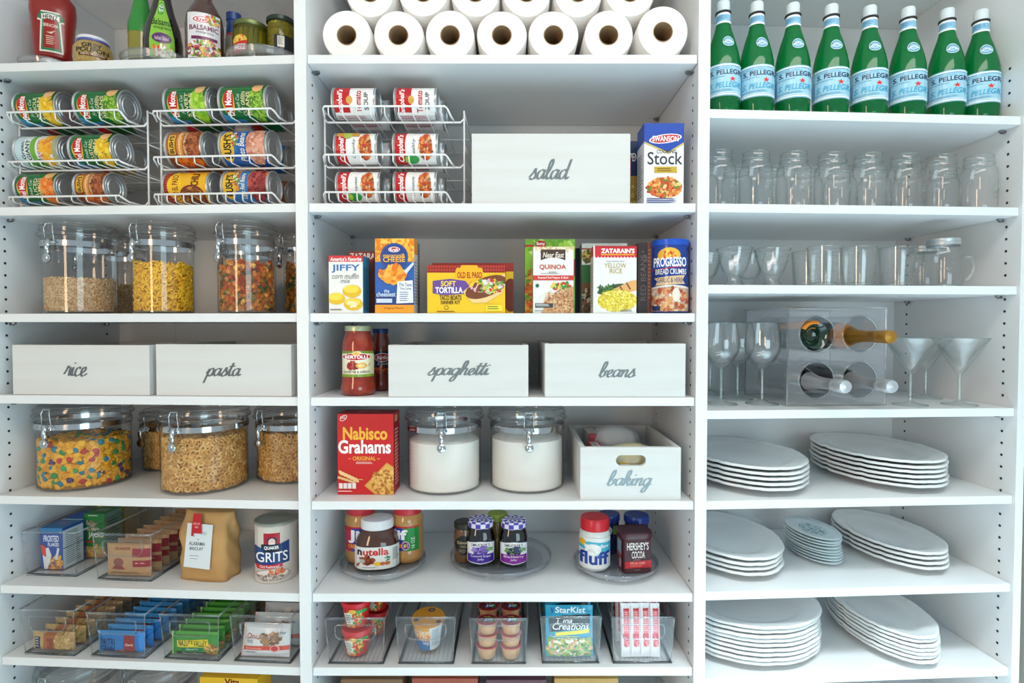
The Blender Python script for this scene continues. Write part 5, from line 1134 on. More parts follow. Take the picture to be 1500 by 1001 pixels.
def graham(A):
    A.bg('#c9141a').ell(504, 613, 6, 3.6, '#f0d0cc', rot=-.6).ell(504, 613, 5, 2.6, '#c9141a', rot=-.6).lines(499, 611, 509, 615, 2, '#f0d0cc').text('Nabisco', 503, 626, 568, 645, '#f2b33a', .05).text('Grahams', 496, 645, 573, 665, '#f6f0ee', .05).text('ORIGINAL', 517, 669, 551, 675, '#f0a83a', .04).rect(511, 672, 515, 673, '#f0a83a').rect(553, 672, 557, 673, '#f0a83a').lines(522, 677, 552, 681, 2, '#f2c8c0', .4)
    A.poly([(534, 712), (567, 678), (585, 690), (585, 726), (551, 726)], '#d99a42').poly([(536, 712), (567, 681), (583, 692), (583, 724), (552, 724)], '#e0a850').blobs(563, 706, 19, 18, ['#c07a28', '#f0c070', '#b06a20', '#e8b460'], 120, 2.6)
    for i in range(6): A.ell(500+i*4.6, 693+i*2.1, 4.6, 2.4, '#f2c48a', 9, .9, .3)
    for i in range(5): A.ell(498+i*5, 700+i*1.6, 4.2, 2.0, '#eab878', 9, .2, .3)
    A.lines(520, 702, 536, 706, 1, '#eab878', .3)
    for i in range(4): A.rect(497+i*6.5, 708, 502.5+i*6.5, 716, '#f0e4e2')
    A.lines(496, 719, 522, 722, 1, '#f0d0cc').rect(495, 605, 580, 606.5, '#a01014')
t = max(.01, tground('m', 537, 725, zs))
carton('graham_cracker_box', 'bright red graham cracker box standing at the left of the fifth shelf', 'box', 'm', 495, 607, 577, 725, zs, t, .062, '#b81218', graham, lambda A: A.bg('#a81016').rect(20, 6, 60, 22, '#d8a870').lines(20, 40, 85, 185, 16, '#e8c0b8', .4), lambda A: A.bg('#8e1014').lines(30, 20, 80, 40, 2, '#c88a80', .4))
FLOUR = mat('flour', '#eee9e2', .9, bump=(30, (1, 1, 1), None, .3))
def f_flour(hh): 
    def f(o, r, h):
        m = MB(); R = random.Random(3)
        m.lathe([(0, .004), (r-.001, .004), (r-.0005, hh*.5), (r-.0008, hh), (r*.9, hh+.004), (r*.5, hh+.010), (0, hh+.012)], 48, sharp=60)
        m.obj('powder_fill', FLOUR, o)
    return f
canister('large clear canister of white flour beside the cracker box', 'm', 597, 705, 603, 727, zs, max(.01, tground('m', 650, 727, zs)), f_flour(.108), .05, 'flour and sugar canisters', lidh=.026)
canister('large clear canister of sugar beside the baking crate', 'm', 718, 826, 603, 725, zs, max(.01, tground('m', 772, 725, zs)), f_flour(.110), .02, 'flour and sugar canisters', lidh=.026)
t = max(.012, tground('m', 923, 733, zs)); c_, w_, h_ = fitbox('m', 850, 997, 656, zs, t); pxm = w_/147
ob, wB, hB, cB = crate('open whitewashed crate lettered baking, full of bagged ingredients', 'm', 850, 656, 997, 732, zs, t, .27, 'baking', (889, 689, 954, 721), hole=((902-923.5)*pxm, (946-923.5)*pxm, hh0 := (732-682)*pxm, (732-666)*pxm), col='#8a9aa2')
def bag(name, label, loc, w, d, h, m, rz=0, seed=1, cr=.12, art=None, group='ingredients in the baking crate', tilt=0):
    o = thing(name, label, 'bag', loc, rz, group); R = random.Random(seed); mb = MB(); n, k = 22, 12; ph = [R.uniform(0, 6) for _ in range(6)]
    for j in range(k+1):
        v = j/k; e = (1-abs(2*v-1)**2.6)**.5
        for i in range(n):
            a = 2*PI*i/n; q = (abs(cos(a))**3+abs(sin(a))**3)**(-1/3)*(1+cr*.5*sin(3*a+ph[0]+4*v)+cr*.4*sin(7*a+ph[1]-5*v)); mb.v.append((w/2*q*cos(a)*(.25+.75*e), d/2*q*sin(a)*(.25+.75*e), h*v+cr*.1*h*sin(5*a+ph[2])*(1-abs(2*v-1))))
    for j in range(k):
        for i in range(n): l = (i+1) % n; mb.face((j*n+i, j*n+l, (j+1)*n+l, (j+1)*n+i), True)
    mb.face(list(range(n))[::-1], True); mb.face(range(k*n, k*n+n), True)
    M = Matrix.Rotation(tilt, 4, 'X'); mb.v = [tuple(M @ Vector(v)) for v in mb.v]
    mb.obj('bag_body', m, o)
    if art: art(o)
    return o
bx, by = P('m', cB, t); zb = zs+.0085
def inb(px, tt): return P('m', spx('m', px, zs+.07, t+tt), t+tt)
x, y = inb(925, .060); bag('ingredient_bag', 'clear bag with yellow printed panel heaped at the front of the baking crate', (x, y, zb), .115, .075, .098, mat('bag_yellow', '#cfc29a', .35, coat=.4, noise=(14, (1, 1, 1), '#e8e4dc', 1)), .1, 3,
    art=lambda o: (lambda A: A.build('printed_panel', lambda a, b, of: ((a-.5)*.07, -.034+.020*b-of, .060+.034*b+of*.5), o))(Art(0, 0, 100, 50).bg('#e9e2d2').rect(0, 30, 100, 48, '#eec23c').lines(6, 5, 70, 26, 5, '#9a8a80', .4).rect(66, 2, 98, 24, '#d8c8c8').lines(8, 34, 92, 44, 1, '#8a5a20')))
x, y = inb(900, .17); bag('ingredient_bag', 'white plastic bag of ingredients lying on top at the back of the crate', (x, y, zb), .12, .08, .118, mat('bag_grey', '#c9cbce', .4, coat=.3, noise=(10, (1, 1, 1), '#a4a8ac', .8)), -.1, 5)
x, y = inb(952, .125); bag('ingredient_bag', 'loose clear bag at the right of the baking crate', (x, y, zb), .050, .08, .080, clear('film', '#d9dcde', '#8e9498', .9, .15, body=.35, bodycol='#b4b4ae'), .2, 8)
x, y = inb(872, .075); ob2 = thing('ingredient_box', 'slim red and white box leaning in the left corner of the baking crate', 'box', (x, y, zb), .0, 'ingredients in the baking crate')
m = MB().color('#c02a34'); m.box(-.012, .012, -.04, .04, 0, .092, .0006); m.obj('carton', INK, ob2); A = Art(0, 0, 30, 60); A.bg('#e8e4e2').rect(0, 0, 30, 8, '#c8202c').rect(0, 52, 30, 60, '#c8202c').rect(0, 0, 5, 60, '#c8202c').rect(25, 0, 30, 60, '#c8202c').lines(8, 12, 22, 48, 9, '#888', .4); A.build('top_print', lambda a, b, o_: (-.012+.024*a, -.04+.08*b, .092+o_), ob2)
x, y = inb(866, .195); ob3 = thing('ingredient_box', 'white box at the back left of the baking crate', 'box', (x, y, zb), .05, 'ingredients in the baking crate'); m = MB().color('#d8d4c8'); m.box(-.012, .012, -.045, .045, 0, .100, .0006); m.obj('carton', INK, ob3); m = MB().color('#c0505a'); m.box(-.0121, .0121, -.0453, -.03, .05, .1002); m.obj('printed_band', INK, ob3)
# ================================================================== SIXTH SHELF
zs = SZ['l'][5]
o1, xy1, w1, h1, t1_, c1 = cbin('clear bin of small cereal boxes, leftmost on the sixth shelf', 'l', 33, 112, 781, 846, zs, .29, 'clear open bins on the sixth shelf', handle=False)
def inbin(b, px, tt, tf, zz=.05): return P(b, spx(b, px, zs+zz, tf+tt), tf+tt)
def minibox(label, b, px, tt, tf, w, d, h, col, art, side, top, rz=0, zz=.0045, s_=None):
    x, y = inbin(b, px, tt, tf) if s_ is None else P(b, s_, tf+tt); o = thing('cereal_box', label, 'box', (x, y, zs+zz), BAY[b][1]+rz, 'single serving cereal boxes')
    m = MB().color(col); m.box(-w/2, w/2, 0, d, 0, h, .0005); m.obj('carton', INK, o)
    A = Art(0, 0, 60, 90); art(A); A.build('front_print', flat(w, h), o)
    A = Art(0, 0, 60, 90); side(A); A.build('side_print', flatx(0, d, h, w/2), o)
    A = Art(0, 0, 60, 30); top(A); A.build('top_print', lambda a, b_, o_: ((a-.5)*w, d*b_, h+o_), o); return o
def frost(A):
    A.bg('#24489e').rect(0, 0, 60, 10, '#3a7fb4').text('FROSTED', 8, 16, 50, 30, '#e8eef6', .04, .1).text('FLAKES', 20, 32, 50, 40, '#e8eef6', .03).blobs(38, 76, 24, 16, ['#d8922c', '#e8b050', '#b8702a', '#f0c878'], 70, 4.5).poly([(4, 48), (22, 42), (30, 60), (18, 90), (10, 90)], '#e4e4e8').poly([(0, 36), (14, 40), (16, 64), (4, 58)], '#d8483a').poly([(46, 42), (52, 44), (46, 70), (40, 68)], '#d8dce4')
def nutr(A): A.bg('#d4dde2').rect(0, 0, 60, 6, '#2a52a8').lines(8, 12, 52, 84, 16, '#5a6a7a', .35).rect(0, 44, 60, 46, '#4a5a6a').rect(56, 0, 60, 90, '#24489e')
minibox('blue frosted flakes cereal box in front of the leftmost bin', 'l', 72, .030, t1_, .053, .060, .094, '#24489e', frost, nutr, lambda A: A.bg('#2a6f9e').rect(16, 8, 44, 18, '#7a6aa0').rect(0, 0, 60, 3, '#bcd4de'), s_=c1-.021)
minibox('second blue cereal box behind the frosted flakes', 'l', 92, .10, t1_, .044, .05, .094, '#24489e', frost, nutr, lambda A: A.bg('#2a52b8'), s_=c1-.027)
def apple(A): A.bg('#2a7a3c').lines(12, 3, 48, 7, 1, '#cfe0c8').blobs(20, 24, 14, 12, ['#8a7a60', '#a89a80'], 14, 5).text('apple', 20, 28, 44, 36, '#d8d4cc').text('JACKS', 12, 38, 56, 52, '#f0ece4', .05).rect(2, 56, 30, 60, '#b83a2c').rect(0, 68, 60, 90, '#a87a4a').blobs(30, 78, 28, 12, ['#c89a5a', '#8fae4a', '#b8783a', '#d8b070'], 60, 4.5)
minibox('green cereal box in the leftmost bin, back right', 'l', 130, .099, t1_, .052, .055, .105, '#2a7a3c', apple, lambda A: A.bg('#7aa08a').lines(8, 12, 52, 84, 12, '#3a5a48', .35), lambda A: A.bg('#2f7a40').rect(14, 8, 46, 20, '#8a9a88'), s_=c1+.0235)
minibox('yellow cereal box at the back of the leftmost bin', 'l', 120, .185, t1_, .07, .05, .112, '#c8b02c', lambda A: A.bg('#d8bc2c').rect(10, 30, 50, 60, '#c8642a'), lambda A: A.bg('#b8a888'), lambda A: A.bg('#c8b83a').rect(12, 8, 50, 22, '#b87a3a'), s_=c1-.004)
o2, xy2, w2, h2, t2_, c2 = cbin('clear bin of brown oatmeal packets, sixth shelf', 'l', 137, 222, 784, 853, zs, .29, 'clear open bins on the sixth shelf')
def packet(name, label, b, s_, tt, w, h, d, base, art, group, cat='packet', tilt=0, rz=0, zz=.0048, proto=None, aw=(60, 60), z0=None):
    """flat sealed sachet standing on edge"""
    x, y = P(b, s_, tt); o = thing(name, label, cat, (x, y, (zs if z0 is None else z0)+zz), BAY[b][1]+rz, group)
    T = Matrix.Rotation(-tilt, 4, 'X')
    m = MB().color(base); nx, nz = 8, 8
    for sg in (-1, 1):
        b0 = len(m.v)
        for j in range(nz+1):
            for i in range(nx+1):
                u, v = i/nx*2-1, j/nz*2-1; k = (1-u**4)*(1-v**6); wv = .0006*sin(u*9+v*4) if k > 0 else 0
                m.v.append(tuple(T @ Vector((w/2*u*(1-.02*(1-v*v)), sg*(d/2*k+.0002+wv*k), h*(v+1)/2))))
        for j in range(nz):
            for i in range(nx):
                q = (b0+j*(nx+1)+i, b0+j*(nx+1)+i+1, b0+(j+1)*(nx+1)+i+1, b0+(j+1)*(nx+1)+i); m.face(q if sg < 0 else q[::-1], True)
    m.obj('wrapper', INKG, o)
    if art:
        A = Art(0, 0, *aw); art(A)
        def fn(a, b_, of):
            u, v = a*2-1, b_*2-1; k = (1-u**4)*(1-v**6); return tuple(T @ Vector((w/2*u*(1-.02*(1-v*v)), -(d/2*k+.0002+.0006*sin(u*9+v*4)*k)-of-.0002, h*b_)))
        A.build('front_print', fn, o, INKG, (8, 8))
    return o
def oat(A): A.bg('#b98f63').text('QUAKER', 12, 6, 34, 12, '#8a2a20', .04).rect(36, 8, 60, 24, '#9a2430').ell(17, 34, 7, 8, '#8a4a3a').poly([(8, 46), (26, 46), (22, 40), (12, 40)], '#8a2f28').text('Quaker', 8, 44, 27, 48, '#8a3a30', .02).rect(37, 30, 60, 42, '#96202c').lines(40, 34, 56, 38, 1, '#d8a090').lines(6, 52, 54, 58, 1, '#8a6a48').rect(0, 0, 60, 2, '#a87f55')
ip = None
for i in range(9):
    lab = f'brown oatmeal packet with red print, {["front", "second", "third", "fourth", "fifth", "sixth", "seventh", "eighth", "rearmost"][i]} in its bin'
    tt = t2_+.022+i*.029; sh_ = [0, .012, -.004, .010, .002, .008, -.004, .006, 0][i]
    if ip is None: ip = packet('oatmeal_packet', lab, 'l', c2+.001, tt, w2*.78, .072, .012, '#b98f63', oat, 'oatmeal packets')
    else: x, y = P('l', c2+sh_*.25, tt); q = dup(ip, (x, y, zs+.0048), BAY['l'][1]+[0, .0, .05, -.04, .06, -.03, .02, 0, .03][i], lab)
# paper bag
t = tground('l', 295, 857, zs)+.018; s_ = spx('l', 309, zs+.05, t+.03); x, y = P('l', s_, t+.03)
o = thing('paper_bag', 'kraft paper bag of biscuit mix with white label and red tag', 'bag', (x, y, zs), BAY['l'][1]-.10)
KR = mat('kraft_paper', '#c1955d', .75, noise=(8, (1, 1, 1), '#b08450', .6))
m = MB(); n, k = 40, 16; wB_, dB_, hB_ = .112, .066, .148; R = random.Random(2); ph = [R.uniform(0, 6) for _ in range(8)]
for j in range(k+1):
    v = j/k
    for i in range(n):
        a = 2*PI*(i+.5)/n; q = (abs(cos(a))**7+abs(sin(a))**7)**(-1/7); tp_ = 1-.72*max(0, v-.45)**1.2*1.4
        crv = .0035*sin(v*9+ph[0]+3*a)*v+.0022*sin(v*17+5*a+ph[1]); xx = (wB_/2*(1+.02*sin(6*v+ph[3]))*q*cos(a)); yy = dB_/2*q*sin(a)*tp_
        m.v.append((xx+crv*(abs(cos(a)) > .6), yy-(.004*sin(8*v+4*xx/wB_*2+ph[2]) if sin(a) < 0 else 0)*v+crv*.5*(sin(a) < 0), hB_*v))
for j in range(k):
    for i in range(n): l = (i+1) % n; m.face((j*n+i, j*n+l, (j+1)*n+l, (j+1)*n+i), True)
m.face(list(range(n))[::-1]); m.face(range(k*n, k*n+n)); m.obj('bag_body', KR, o)
A = Art(274, 756, 326, 832); A.poly([(277, 756), (326, 757), (324, 832), (274, 830)], '#dde2e6').text('THE', 297, 782, 301, 784, '#556').text('ALABAMA', 282, 787, 313, 793, '#3a4048').text('BISCUIT', 284, 796, 310, 801, '#3a4048').lines(284, 810, 308, 812, 1, '#8a929a').lines(286, 815, 304, 817, 1, '#8a929a').lines(304, 770, 318, 776, 3, '#9aa2aa', .3)
wl = .0; sc = wB_/89
A.build('paper_label', lambda a, b, of: (-.037+.066*a, -dB_/2*(1-.30*b)-.0062-of, .030+.096*b), o, INK, (6, 6))
A = Art(0, 0, 40, 80); A.poly([(8, 0), (36, 0), (40, 66), (8, 66), (12, 78), (4, 74), (0, 76), (2, 40)], '#c21a22').text('BISCUIT', 8, 30, 33, 37, '#f0b8b4').text('MIX', 14, 42, 27, 48, '#f0b8b4'); A.build('red_tag', lambda a, b, of: (-.022+.026*a, -dB_/2*.68-.0080-.003*(1-b)-of, .096+.052*b), o)
# grits canister
tf = max(.012, tground('l', 400, 856, zs)); loc, r, h = fitcyl('l', 371, 447, zs, tf, 756); loc = (loc[0], loc[1], zs); sx_ = -.0
x, y = P('l', -.052, tf+.045); r = .044
loc2 = P('l', min(spx('l', 405, zs+.05, tf+r), -r-.004), tf+r); o = thing('grits_canister', 'round cardboard grits canister with blue label panel', 'canister', (loc2[0], loc2[1], zs), facing(*loc2)*1.1)
h = .128
jarlathe([(r-.001, 0), (r+.0006, .001), (r+.0006, .004), (r, .005), (r, h-.006), (r+.0008, h-.005), (r+.0008, h), (r-.0015, h), (r-.003, h-.003), (0, h-.003)], 44).obj('body', mat('canister_cream', '#d9cfc6', .4), o)
jarlathe([(r+.001, h-.004), (r+.0014, h-.001), (r+.0012, h+.002), (r-.002, h+.0025), (r-.004, h+.0005), (0, h+.0005)], 44).obj('lid', clear('lid_film', '#dfe6e0', '#b8ccc0', .7, .12, body=.55, bodycol='#b9bfb6'), o)
A = Art(0, 0, 64, 96); A.bg('#d9cfc6').rect(14, 10, 42, 40, '#b21f34').rect(10, 30, 40, 44, '#1a2238').ell(28, 24, 9, 7, '#27305a').ell(28, 26, 6, 7, '#e8c8b4').poly([(20, 33), (36, 33), (32, 28), (24, 28)], '#f0eeea').text('QUAKER', 15, 32, 40, 39, '#fff', .04).poly([(0, 34), (14, 38), (58, 26), (58, 66), (0, 68)], '#1d3f7c').rect(14, 30, 42, 44, '#1a2238').text('QUAKER', 15, 33, 40, 40, '#fff', .04).text('GRITS', 2, 44, 55, 62, '#f4f2ee', .02)
A.poly([(0, 67), (46, 66), (46, 72), (4, 75)], '#c8202c').text('Old Fashioned', 8, 68, 40, 72.5, '#fbe4e0', .02).ell(30, 86, 30, 12, '#b8aca8').ell(30, 84, 26, 8, '#e8dcd2').blobs(26, 90, 24, 6, ['#c0b4ac', '#8a7a74', '#a89a90'], 40, 3).blobs(36, 80, 14, 4, ['#c8502c', '#e07a4a'], 24, 3)
A.build('label_print', lambda a, b, of: wrap(r+.0004, .006, h-.006, .97)(a*.86, b, of), o, INKG, (14, 0))
# middle: turntables with spreads
zs = SZ['m'][5]
def tt_at(x0, x1, ybase, label, h=.020):
    cx = (x0+x1)/2; tf = max(.006, tground('m', cx, ybase, zs)); loc, r, _ = fitcyl('m', x0, x1, zs, tf); return turntable(label, loc, r, h, 'clear turntables'), loc, r
ta, la, ra = tt_at(497, 624, 858, 'clear turntable carrying peanut butter and hazelnut spread')
tb, lb, rb = tt_at(659, 808, 856, 'wide clear turntable carrying the jam jars')
tc, lc, rc = tt_at(840, 965, 860, 'clear turntable carrying marshmallow spread and cocoa')
zt = zs+.0108
def on(px, py, z=None): z = z or zt; t = tground('m', px, py, z); return t
def jar_on(px0, px1, ybase, ytop, z=None):
    z = z or zt; tf = tground('m', (px0+px1)/2, ybase, z); return fitcyl('m', px0, px1, z, tf, ytop)
PB = mat('peanut_butter', '#b98347', .18, coat=.6)
def jif(px, tf, lab, rz):
    x, y = P('m', spx('m', px, zt+.05, tf), tf); r = .0370; h = .128; o = thing('peanut_butter_jar', lab, 'jar', (x, y, zt), rz, 'peanut butter jars')
    jarlathe([(0, .001), (r*.8, .001), (r*.95, .006), (r, .014), (r, .030), (r*.98, .032), (r*.98, .088), (r, .090), (r, .100), (r*.9, .110), (r*.84, .114)], 44).obj('body', PB, o)
    jarlathe([(r*.88, .112), (r*.9, .114), (r*.9, h), (0, h+.001)], 40).obj('lid', mat('lid_red', '#c22a35', .35), o)
    A = Art(0, 0, 100, 70); A.bg('#c8202c').rect(0, 12, 28, 70, '#c8324a').rect(24, 4, 62, 70, '#2c3aa0').rect(60, 4, 100, 70, '#1f8a3c').text('Jif', 14, 8, 74, 46, '#f2f2f6', .07).rect(10, 48, 64, 62, '#c8202c').text('CREAMY', 14, 50, 58, 60, '#f6b23a', .04).ell(68, 54, 12, 13, '#e8b0b8').ell(68, 54, 10, 10.5, '#6a2a8a').text('#1', 62, 48, 74, 60, '#f6e04a', .03).text('16 OZ', 84, 30, 92, 62, '#d8ead8', .02, 0, 90)
    A.build('label_print', wrap(r*.985, .032, .088, .95), o, INKG, (12, 0)); return o
jif(529, la[1]-1.15+.014, 'peanut butter jar at the left behind the hazelnut spread', facing(-.3, 1.2)*.6); jif(597, la[1]-1.15+.016, 'peanut butter jar at the right behind the hazelnut spread', facing(-.25, 1.2)-.50)
loc, r, h = jar_on(520, 586, 842, 757); h = .118
o = thing('hazelnut_spread_jar', 'hazelnut spread jar with white lid in front of the peanut butter', 'jar', loc, facing(loc[0], loc[1])*.6)
jarlathe([(0, .001), (r*.85, .001), (r*.97, .006), (r, .014), (r*1.0, .052), (r*.97, .062), (r*.86, .074), (r*.70, .086), (r*.62, .092)], 48, sy=.80, pw=2.4).obj('body', mat('hazelnut_cream', '#4f2516', .1, coat=.8), o)
jarlathe([(r*.70, .089), (r*.74, .090), (r*.74, .107), (r*.70, .110), (r*.55, .1105), (0, .1095)], 44, sy=.9).obj('lid', mat('lid_clean_white', '#e6e6e8', .3), o)
A = Art(273, 355, 640, 570); A.poly([(273, 355), (345, 362), (460, 360), (560, 350), (640, 335), (640, 520), (560, 560), (420, 572), (290, 556)], '#e6e6e2').rect(273, 355, 640, 570, '#e6e6e2').text('nutella', 302, 366, 560, 436, '#d22418', .05).text('n', 302, 382, 340, 432, '#1a1a1a', .06).blobs(385, 480, 62, 34, ['#8a3418', '#a04a22', '#6f2810'], 40, 18).ell(345, 488, 22, 20, '#b8b4b0').ell(470, 515, 30, 20, '#f0c030').ell(510, 515, 22, 18, '#c86a3a').ell(548, 515, 22, 18, '#c8643a').blobs(545, 465, 20, 26, ['#2a8a5a', '#1f7a4a'], 8, 11, .4).poly([(290, 550), (300, 520), (330, 500), (312, 540)], '#a8502a').lines(345, 545, 500, 555, 1, '#777').lines(590, 380, 636, 500, 8, '#888', .4)
A.build('label', wrap(r, .006, .056, .97, rf=lambda q: r*1.0+.0006, sy=.80, ex=2.4), o, INKG, (14, 0))
LIDV = mat('gingham_violet', '#e8e4ee', .35)
def jam(px0, px1, yb, lab, main, lidc, name2, berry, group='fruit jelly jars'):
    loc, r, h = jar_on(px0, px1, yb, 757); h = .104; o = thing('jelly_jar', lab, 'jar', loc, facing(loc[0], loc[1])*.5, group)
    jarlathe([(0, .001), (r*.86, .001), (r*.97, .005), (r, .012), (r, .064), (r*.95, .074), (r*.86, .084), (r*.80, .088)], 40, sy=.95, pw=2.6).obj('body', mat('dark_jelly', '#0d0b14', .08, coat=.9), o)
    m = MB(); m.color('#ece8f2'); seg = 32; rr = r*.92
    prof = [(r*.86, .086), (rr, .088), (rr, .098), (rr*.93, .1025), (rr*.62, .1032), (rr*.3, .1032), (0, .1032)]
    m2 = MB()
    for q in range(len(prof)-1):
        b = len(m2.v)
        for p in (prof[q], prof[q+1]):
            for i in range(seg): a = 2*PI*i/seg; m2.v.append((p[0]*cos(a), p[0]*sin(a), p[1]))
        for i in range(seg):
            m2.col = hexc(lidc if (i//2+q) % 2 == 0 else '#e9e5f0'); j = (i+1) % seg; m2.face((b+i, b+j, b+seg+j, b+seg+i), True)
    m2.obj('gingham_lid', INKG, o)
    A = Art(0, 0, 100, 110); A.poly([(0, 8), (14, 4), (50, 0), (86, 4), (100, 8), (100, 100), (50, 110), (0, 100)], '#e4e2ea').poly([(3, 10), (14, 7), (50, 3), (86, 7), (97, 10), (97, 97), (50, 107), (3, 97)], '#f2f0f4')
    A.arch(14, 86, 18, 8, 4, '#f6f4f0').text("SMUCKER'S", 16, 9, 84, 23, '#3a2a4a', .03).blobs(50, 42, 30, 17, berry, 50, 7, .95).blobs(80, 36, 12, 9, ['#5aa08a', '#8fb85a'], 10, 6).rect(3, 60, 97, 90, main).poly([(3, 88), (97, 88), (97, 96), (50, 105), (3, 96)], main).text(name2, 14, 64, 86, 78, '#f0e4f4', .02).text('Jelly', 38, 80, 62, 92, '#f0e4f4', .02)
    A.build('label', wrap(r, .008, .060, .93, rf=lambda q: r+.0006, sy=.95, ex=2.6), o, INKG, (12, 0))
jam(684, 725, 833, 'grape jelly jar with violet gingham lid, on the wide turntable', '#42249a', '#5a45b0', 'Concord Grape', ['#6a4ab0', '#8a6ac8', '#543a94', '#a890d8'])
jam(732, 773, 834, 'blackberry jelly jar with violet gingham lid, right of the grape one', '#8a1f9a', '#5a45b0', 'Blackberry', ['#2a2a5a', '#3a3a74', '#1f1f44', '#7a9a4a'])
x, y = P('m', spx('m', 680, zt+.05, .150), .150); o = thing('preserve_jar', 'brown jar with black label and dark lid behind the grape jelly', 'jar', (x, y, zt)); r = .024
jarlathe([(0, .001), (r*.9, .001), (r, .005), (r, .068), (r*.9, .078)], 36).obj('body', mat('fig_spread', '#6a4322', .15, coat=.6), o); jarlathe([(r*.92, .077), (r, .079), (r, .090), (r*.9, .092), (0, .092)], 36).obj('lid', mat('lid_blackish', '#33332c', .3, .3), o); A = Art(0, 0, 50, 50); A.ell(25, 25, 24, 24, '#1f1c18').text('Dalmatia', 8, 14, 42, 21, '#c8b48a').text('FIG', 18, 24, 33, 30, '#a8946a').lines(12, 34, 38, 42, 3, '#8a7a5a', .4); A.build('label', wrap(r+.0002, .018, .066, .85), o, INKG, (8, 0))
x, y = P('m', spx('m', 729, zt+.05, .180), .180); o = thing('preserve_jar', 'amber jar with lime green lid between and behind the jelly jars', 'jar', (x, y, zt)); jarlathe([(0, .001), (r*.9, .001), (r, .005), (r, .076), (r*.9, .086)], 36).obj('body', mat('amber_spread', '#8a6a22', .15, coat=.6), o); jarlathe([(r*.92, .085), (r, .087), (r, .100), (r*.9, .102), (0, .102)], 36).obj('lid', mat('lid_lime', '#9aac3a', .35), o)
loc, r, h = jar_on(848, 894, 841, 757); h = .118; o = thing('marshmallow_spread_jar', 'white marshmallow spread tub with red screw lid', 'jar', loc, facing(loc[0], loc[1])*.8)
jarlathe([(0, .001), (r*.8, .001), (r*.96, .008), (r, .018), (r, .074), (r*.96, .084), (r*.86, .090)], 44).obj('body', mat('white_plastic', '#e6e4e2', .3), o); m = MB(); m.lathe([(r*.90, .090), (r*.93, .091), (r*.93, .112), (r*.86, .1165), (0, .117)], 60, rmod=lambda a, z: 1+.006*sin(30*a)); m.obj('lid', mat('lid_bright_red', '#d0202c', .3), o)
A = Art(0, 0, 100, 120); A.bg('#e9e8e6').poly([(0, 22), (30, 14), (100, 18), (100, 62), (60, 70), (30, 50), (0, 44)], '#48b4cc').ell(10, 20, 11, 13, '#f0b32c').ell(44, 44, 26, 22, '#f0eeea').text('Marshmallow', 16, 24, 94, 38, '#f6f6f4', .03).text('fluff', -2, 52, 96, 104, '#22409a', .05).blobs(44, 50, 16, 12, ['#f4f2ee', '#e0dedc'], 10, 9)
A.build('label', wrap(r, .010, .078, .96, rf=lambda q: r+.0004), o, INKG, (12, 0))
x, y = P('m', spx('m', 929, zt+.03, lc[1]-1.15-.03), lc[1]-1.15-.028); o = thing('cocoa_canister', 'rectangular dark maroon cocoa tub with red band', 'canister', (x, y, zt), .10)
jarlathe([(.032, 0), (.0335, .003), (.0335, .078), (.033, .079)], 40, sy=.82, pw=6).obj('body', mat('cocoa_maroon', '#4a151f', .28), o); jarlathe([(.0345, .076), (.0355, .078), (.0355, .088), (.034, .090), (.033, .089), (0, .0885)], 40, sy=.82, pw=6).obj('lid', mat('lid_maroon', '#451824', .3), o)
A = Art(0, 0, 100, 125); A.bg('#44131d').text("HERSHEY'S", 8, 8, 90, 38, '#efe6e4', .03).text('COCOA', 26, 42, 76, 70, '#efe6e4', .03).lines(32, 75, 66, 78, 1, '#c8a8a0').poly([(0, 82), (100, 78), (100, 106), (0, 108)], '#c4222a').text('SPECIAL DARK', 20, 84, 78, 93, '#f0a89a', .02).lines(20, 98, 80, 102, 1, '#e89a90').lines(36, 114, 66, 117, 1, '#a88a88')
A.build('label', lambda a, b, of: ((a-.5)*.060, -.0335*.82*.998-of-.0006, .002+.072*b), o, INKG); A = Art(0, 0, 60, 120); A.bg('#5a1a26').rect(8, 10, 52, 60, '#7aa0b8').rect(8, 60, 52, 76, '#a8433a').rect(30, 80, 50, 112, '#cfc8c4').lines(32, 82, 48, 110, 8, '#3a3a3a', .5); A.build('side_label', flatx(.020, -.020, .070, -.0338, -1, .004), o, INKG)
for px, t_, lab, cc in ((892, .20, 'blue lidded tub at the back, left of its twin', 0), (932, .19, 'blue lidded tub at the back behind the cocoa', 1)):
    x, y = P('m', spx('m', px, zt+.05, t_), t_); o = thing('frosting_tub', lab, 'tub', (x, y, zt), 0, 'blue lidded tubs'); r = .0285-.004*(cc == 0)
    jarlathe([(0, .001), (r*.86, .001), (r*.97, .080)], 36).obj('body', mat('tub_navy', '#2a3a6a', .3), o); jarlathe([(r, .078), (r*1.06, .079), (r*1.06, .090), (r, .094), (0, .0935)], 36).obj('lid', mat('lid_royal', '#1c3f9a', .3), o)
    A = Art(0, 0, 60, 40); A.bg('#24366e').ell(20, 20, 16, 12, '#e8e8e8').rect(38, 8, 52, 30, '#7aa83a').rect(50, 12, 60, 34, '#c84a2a'); A.build('label', wrap(r, .04, .077, .9, rf=lambda q: r*.965+.0006), o, INKG, (8, 0))
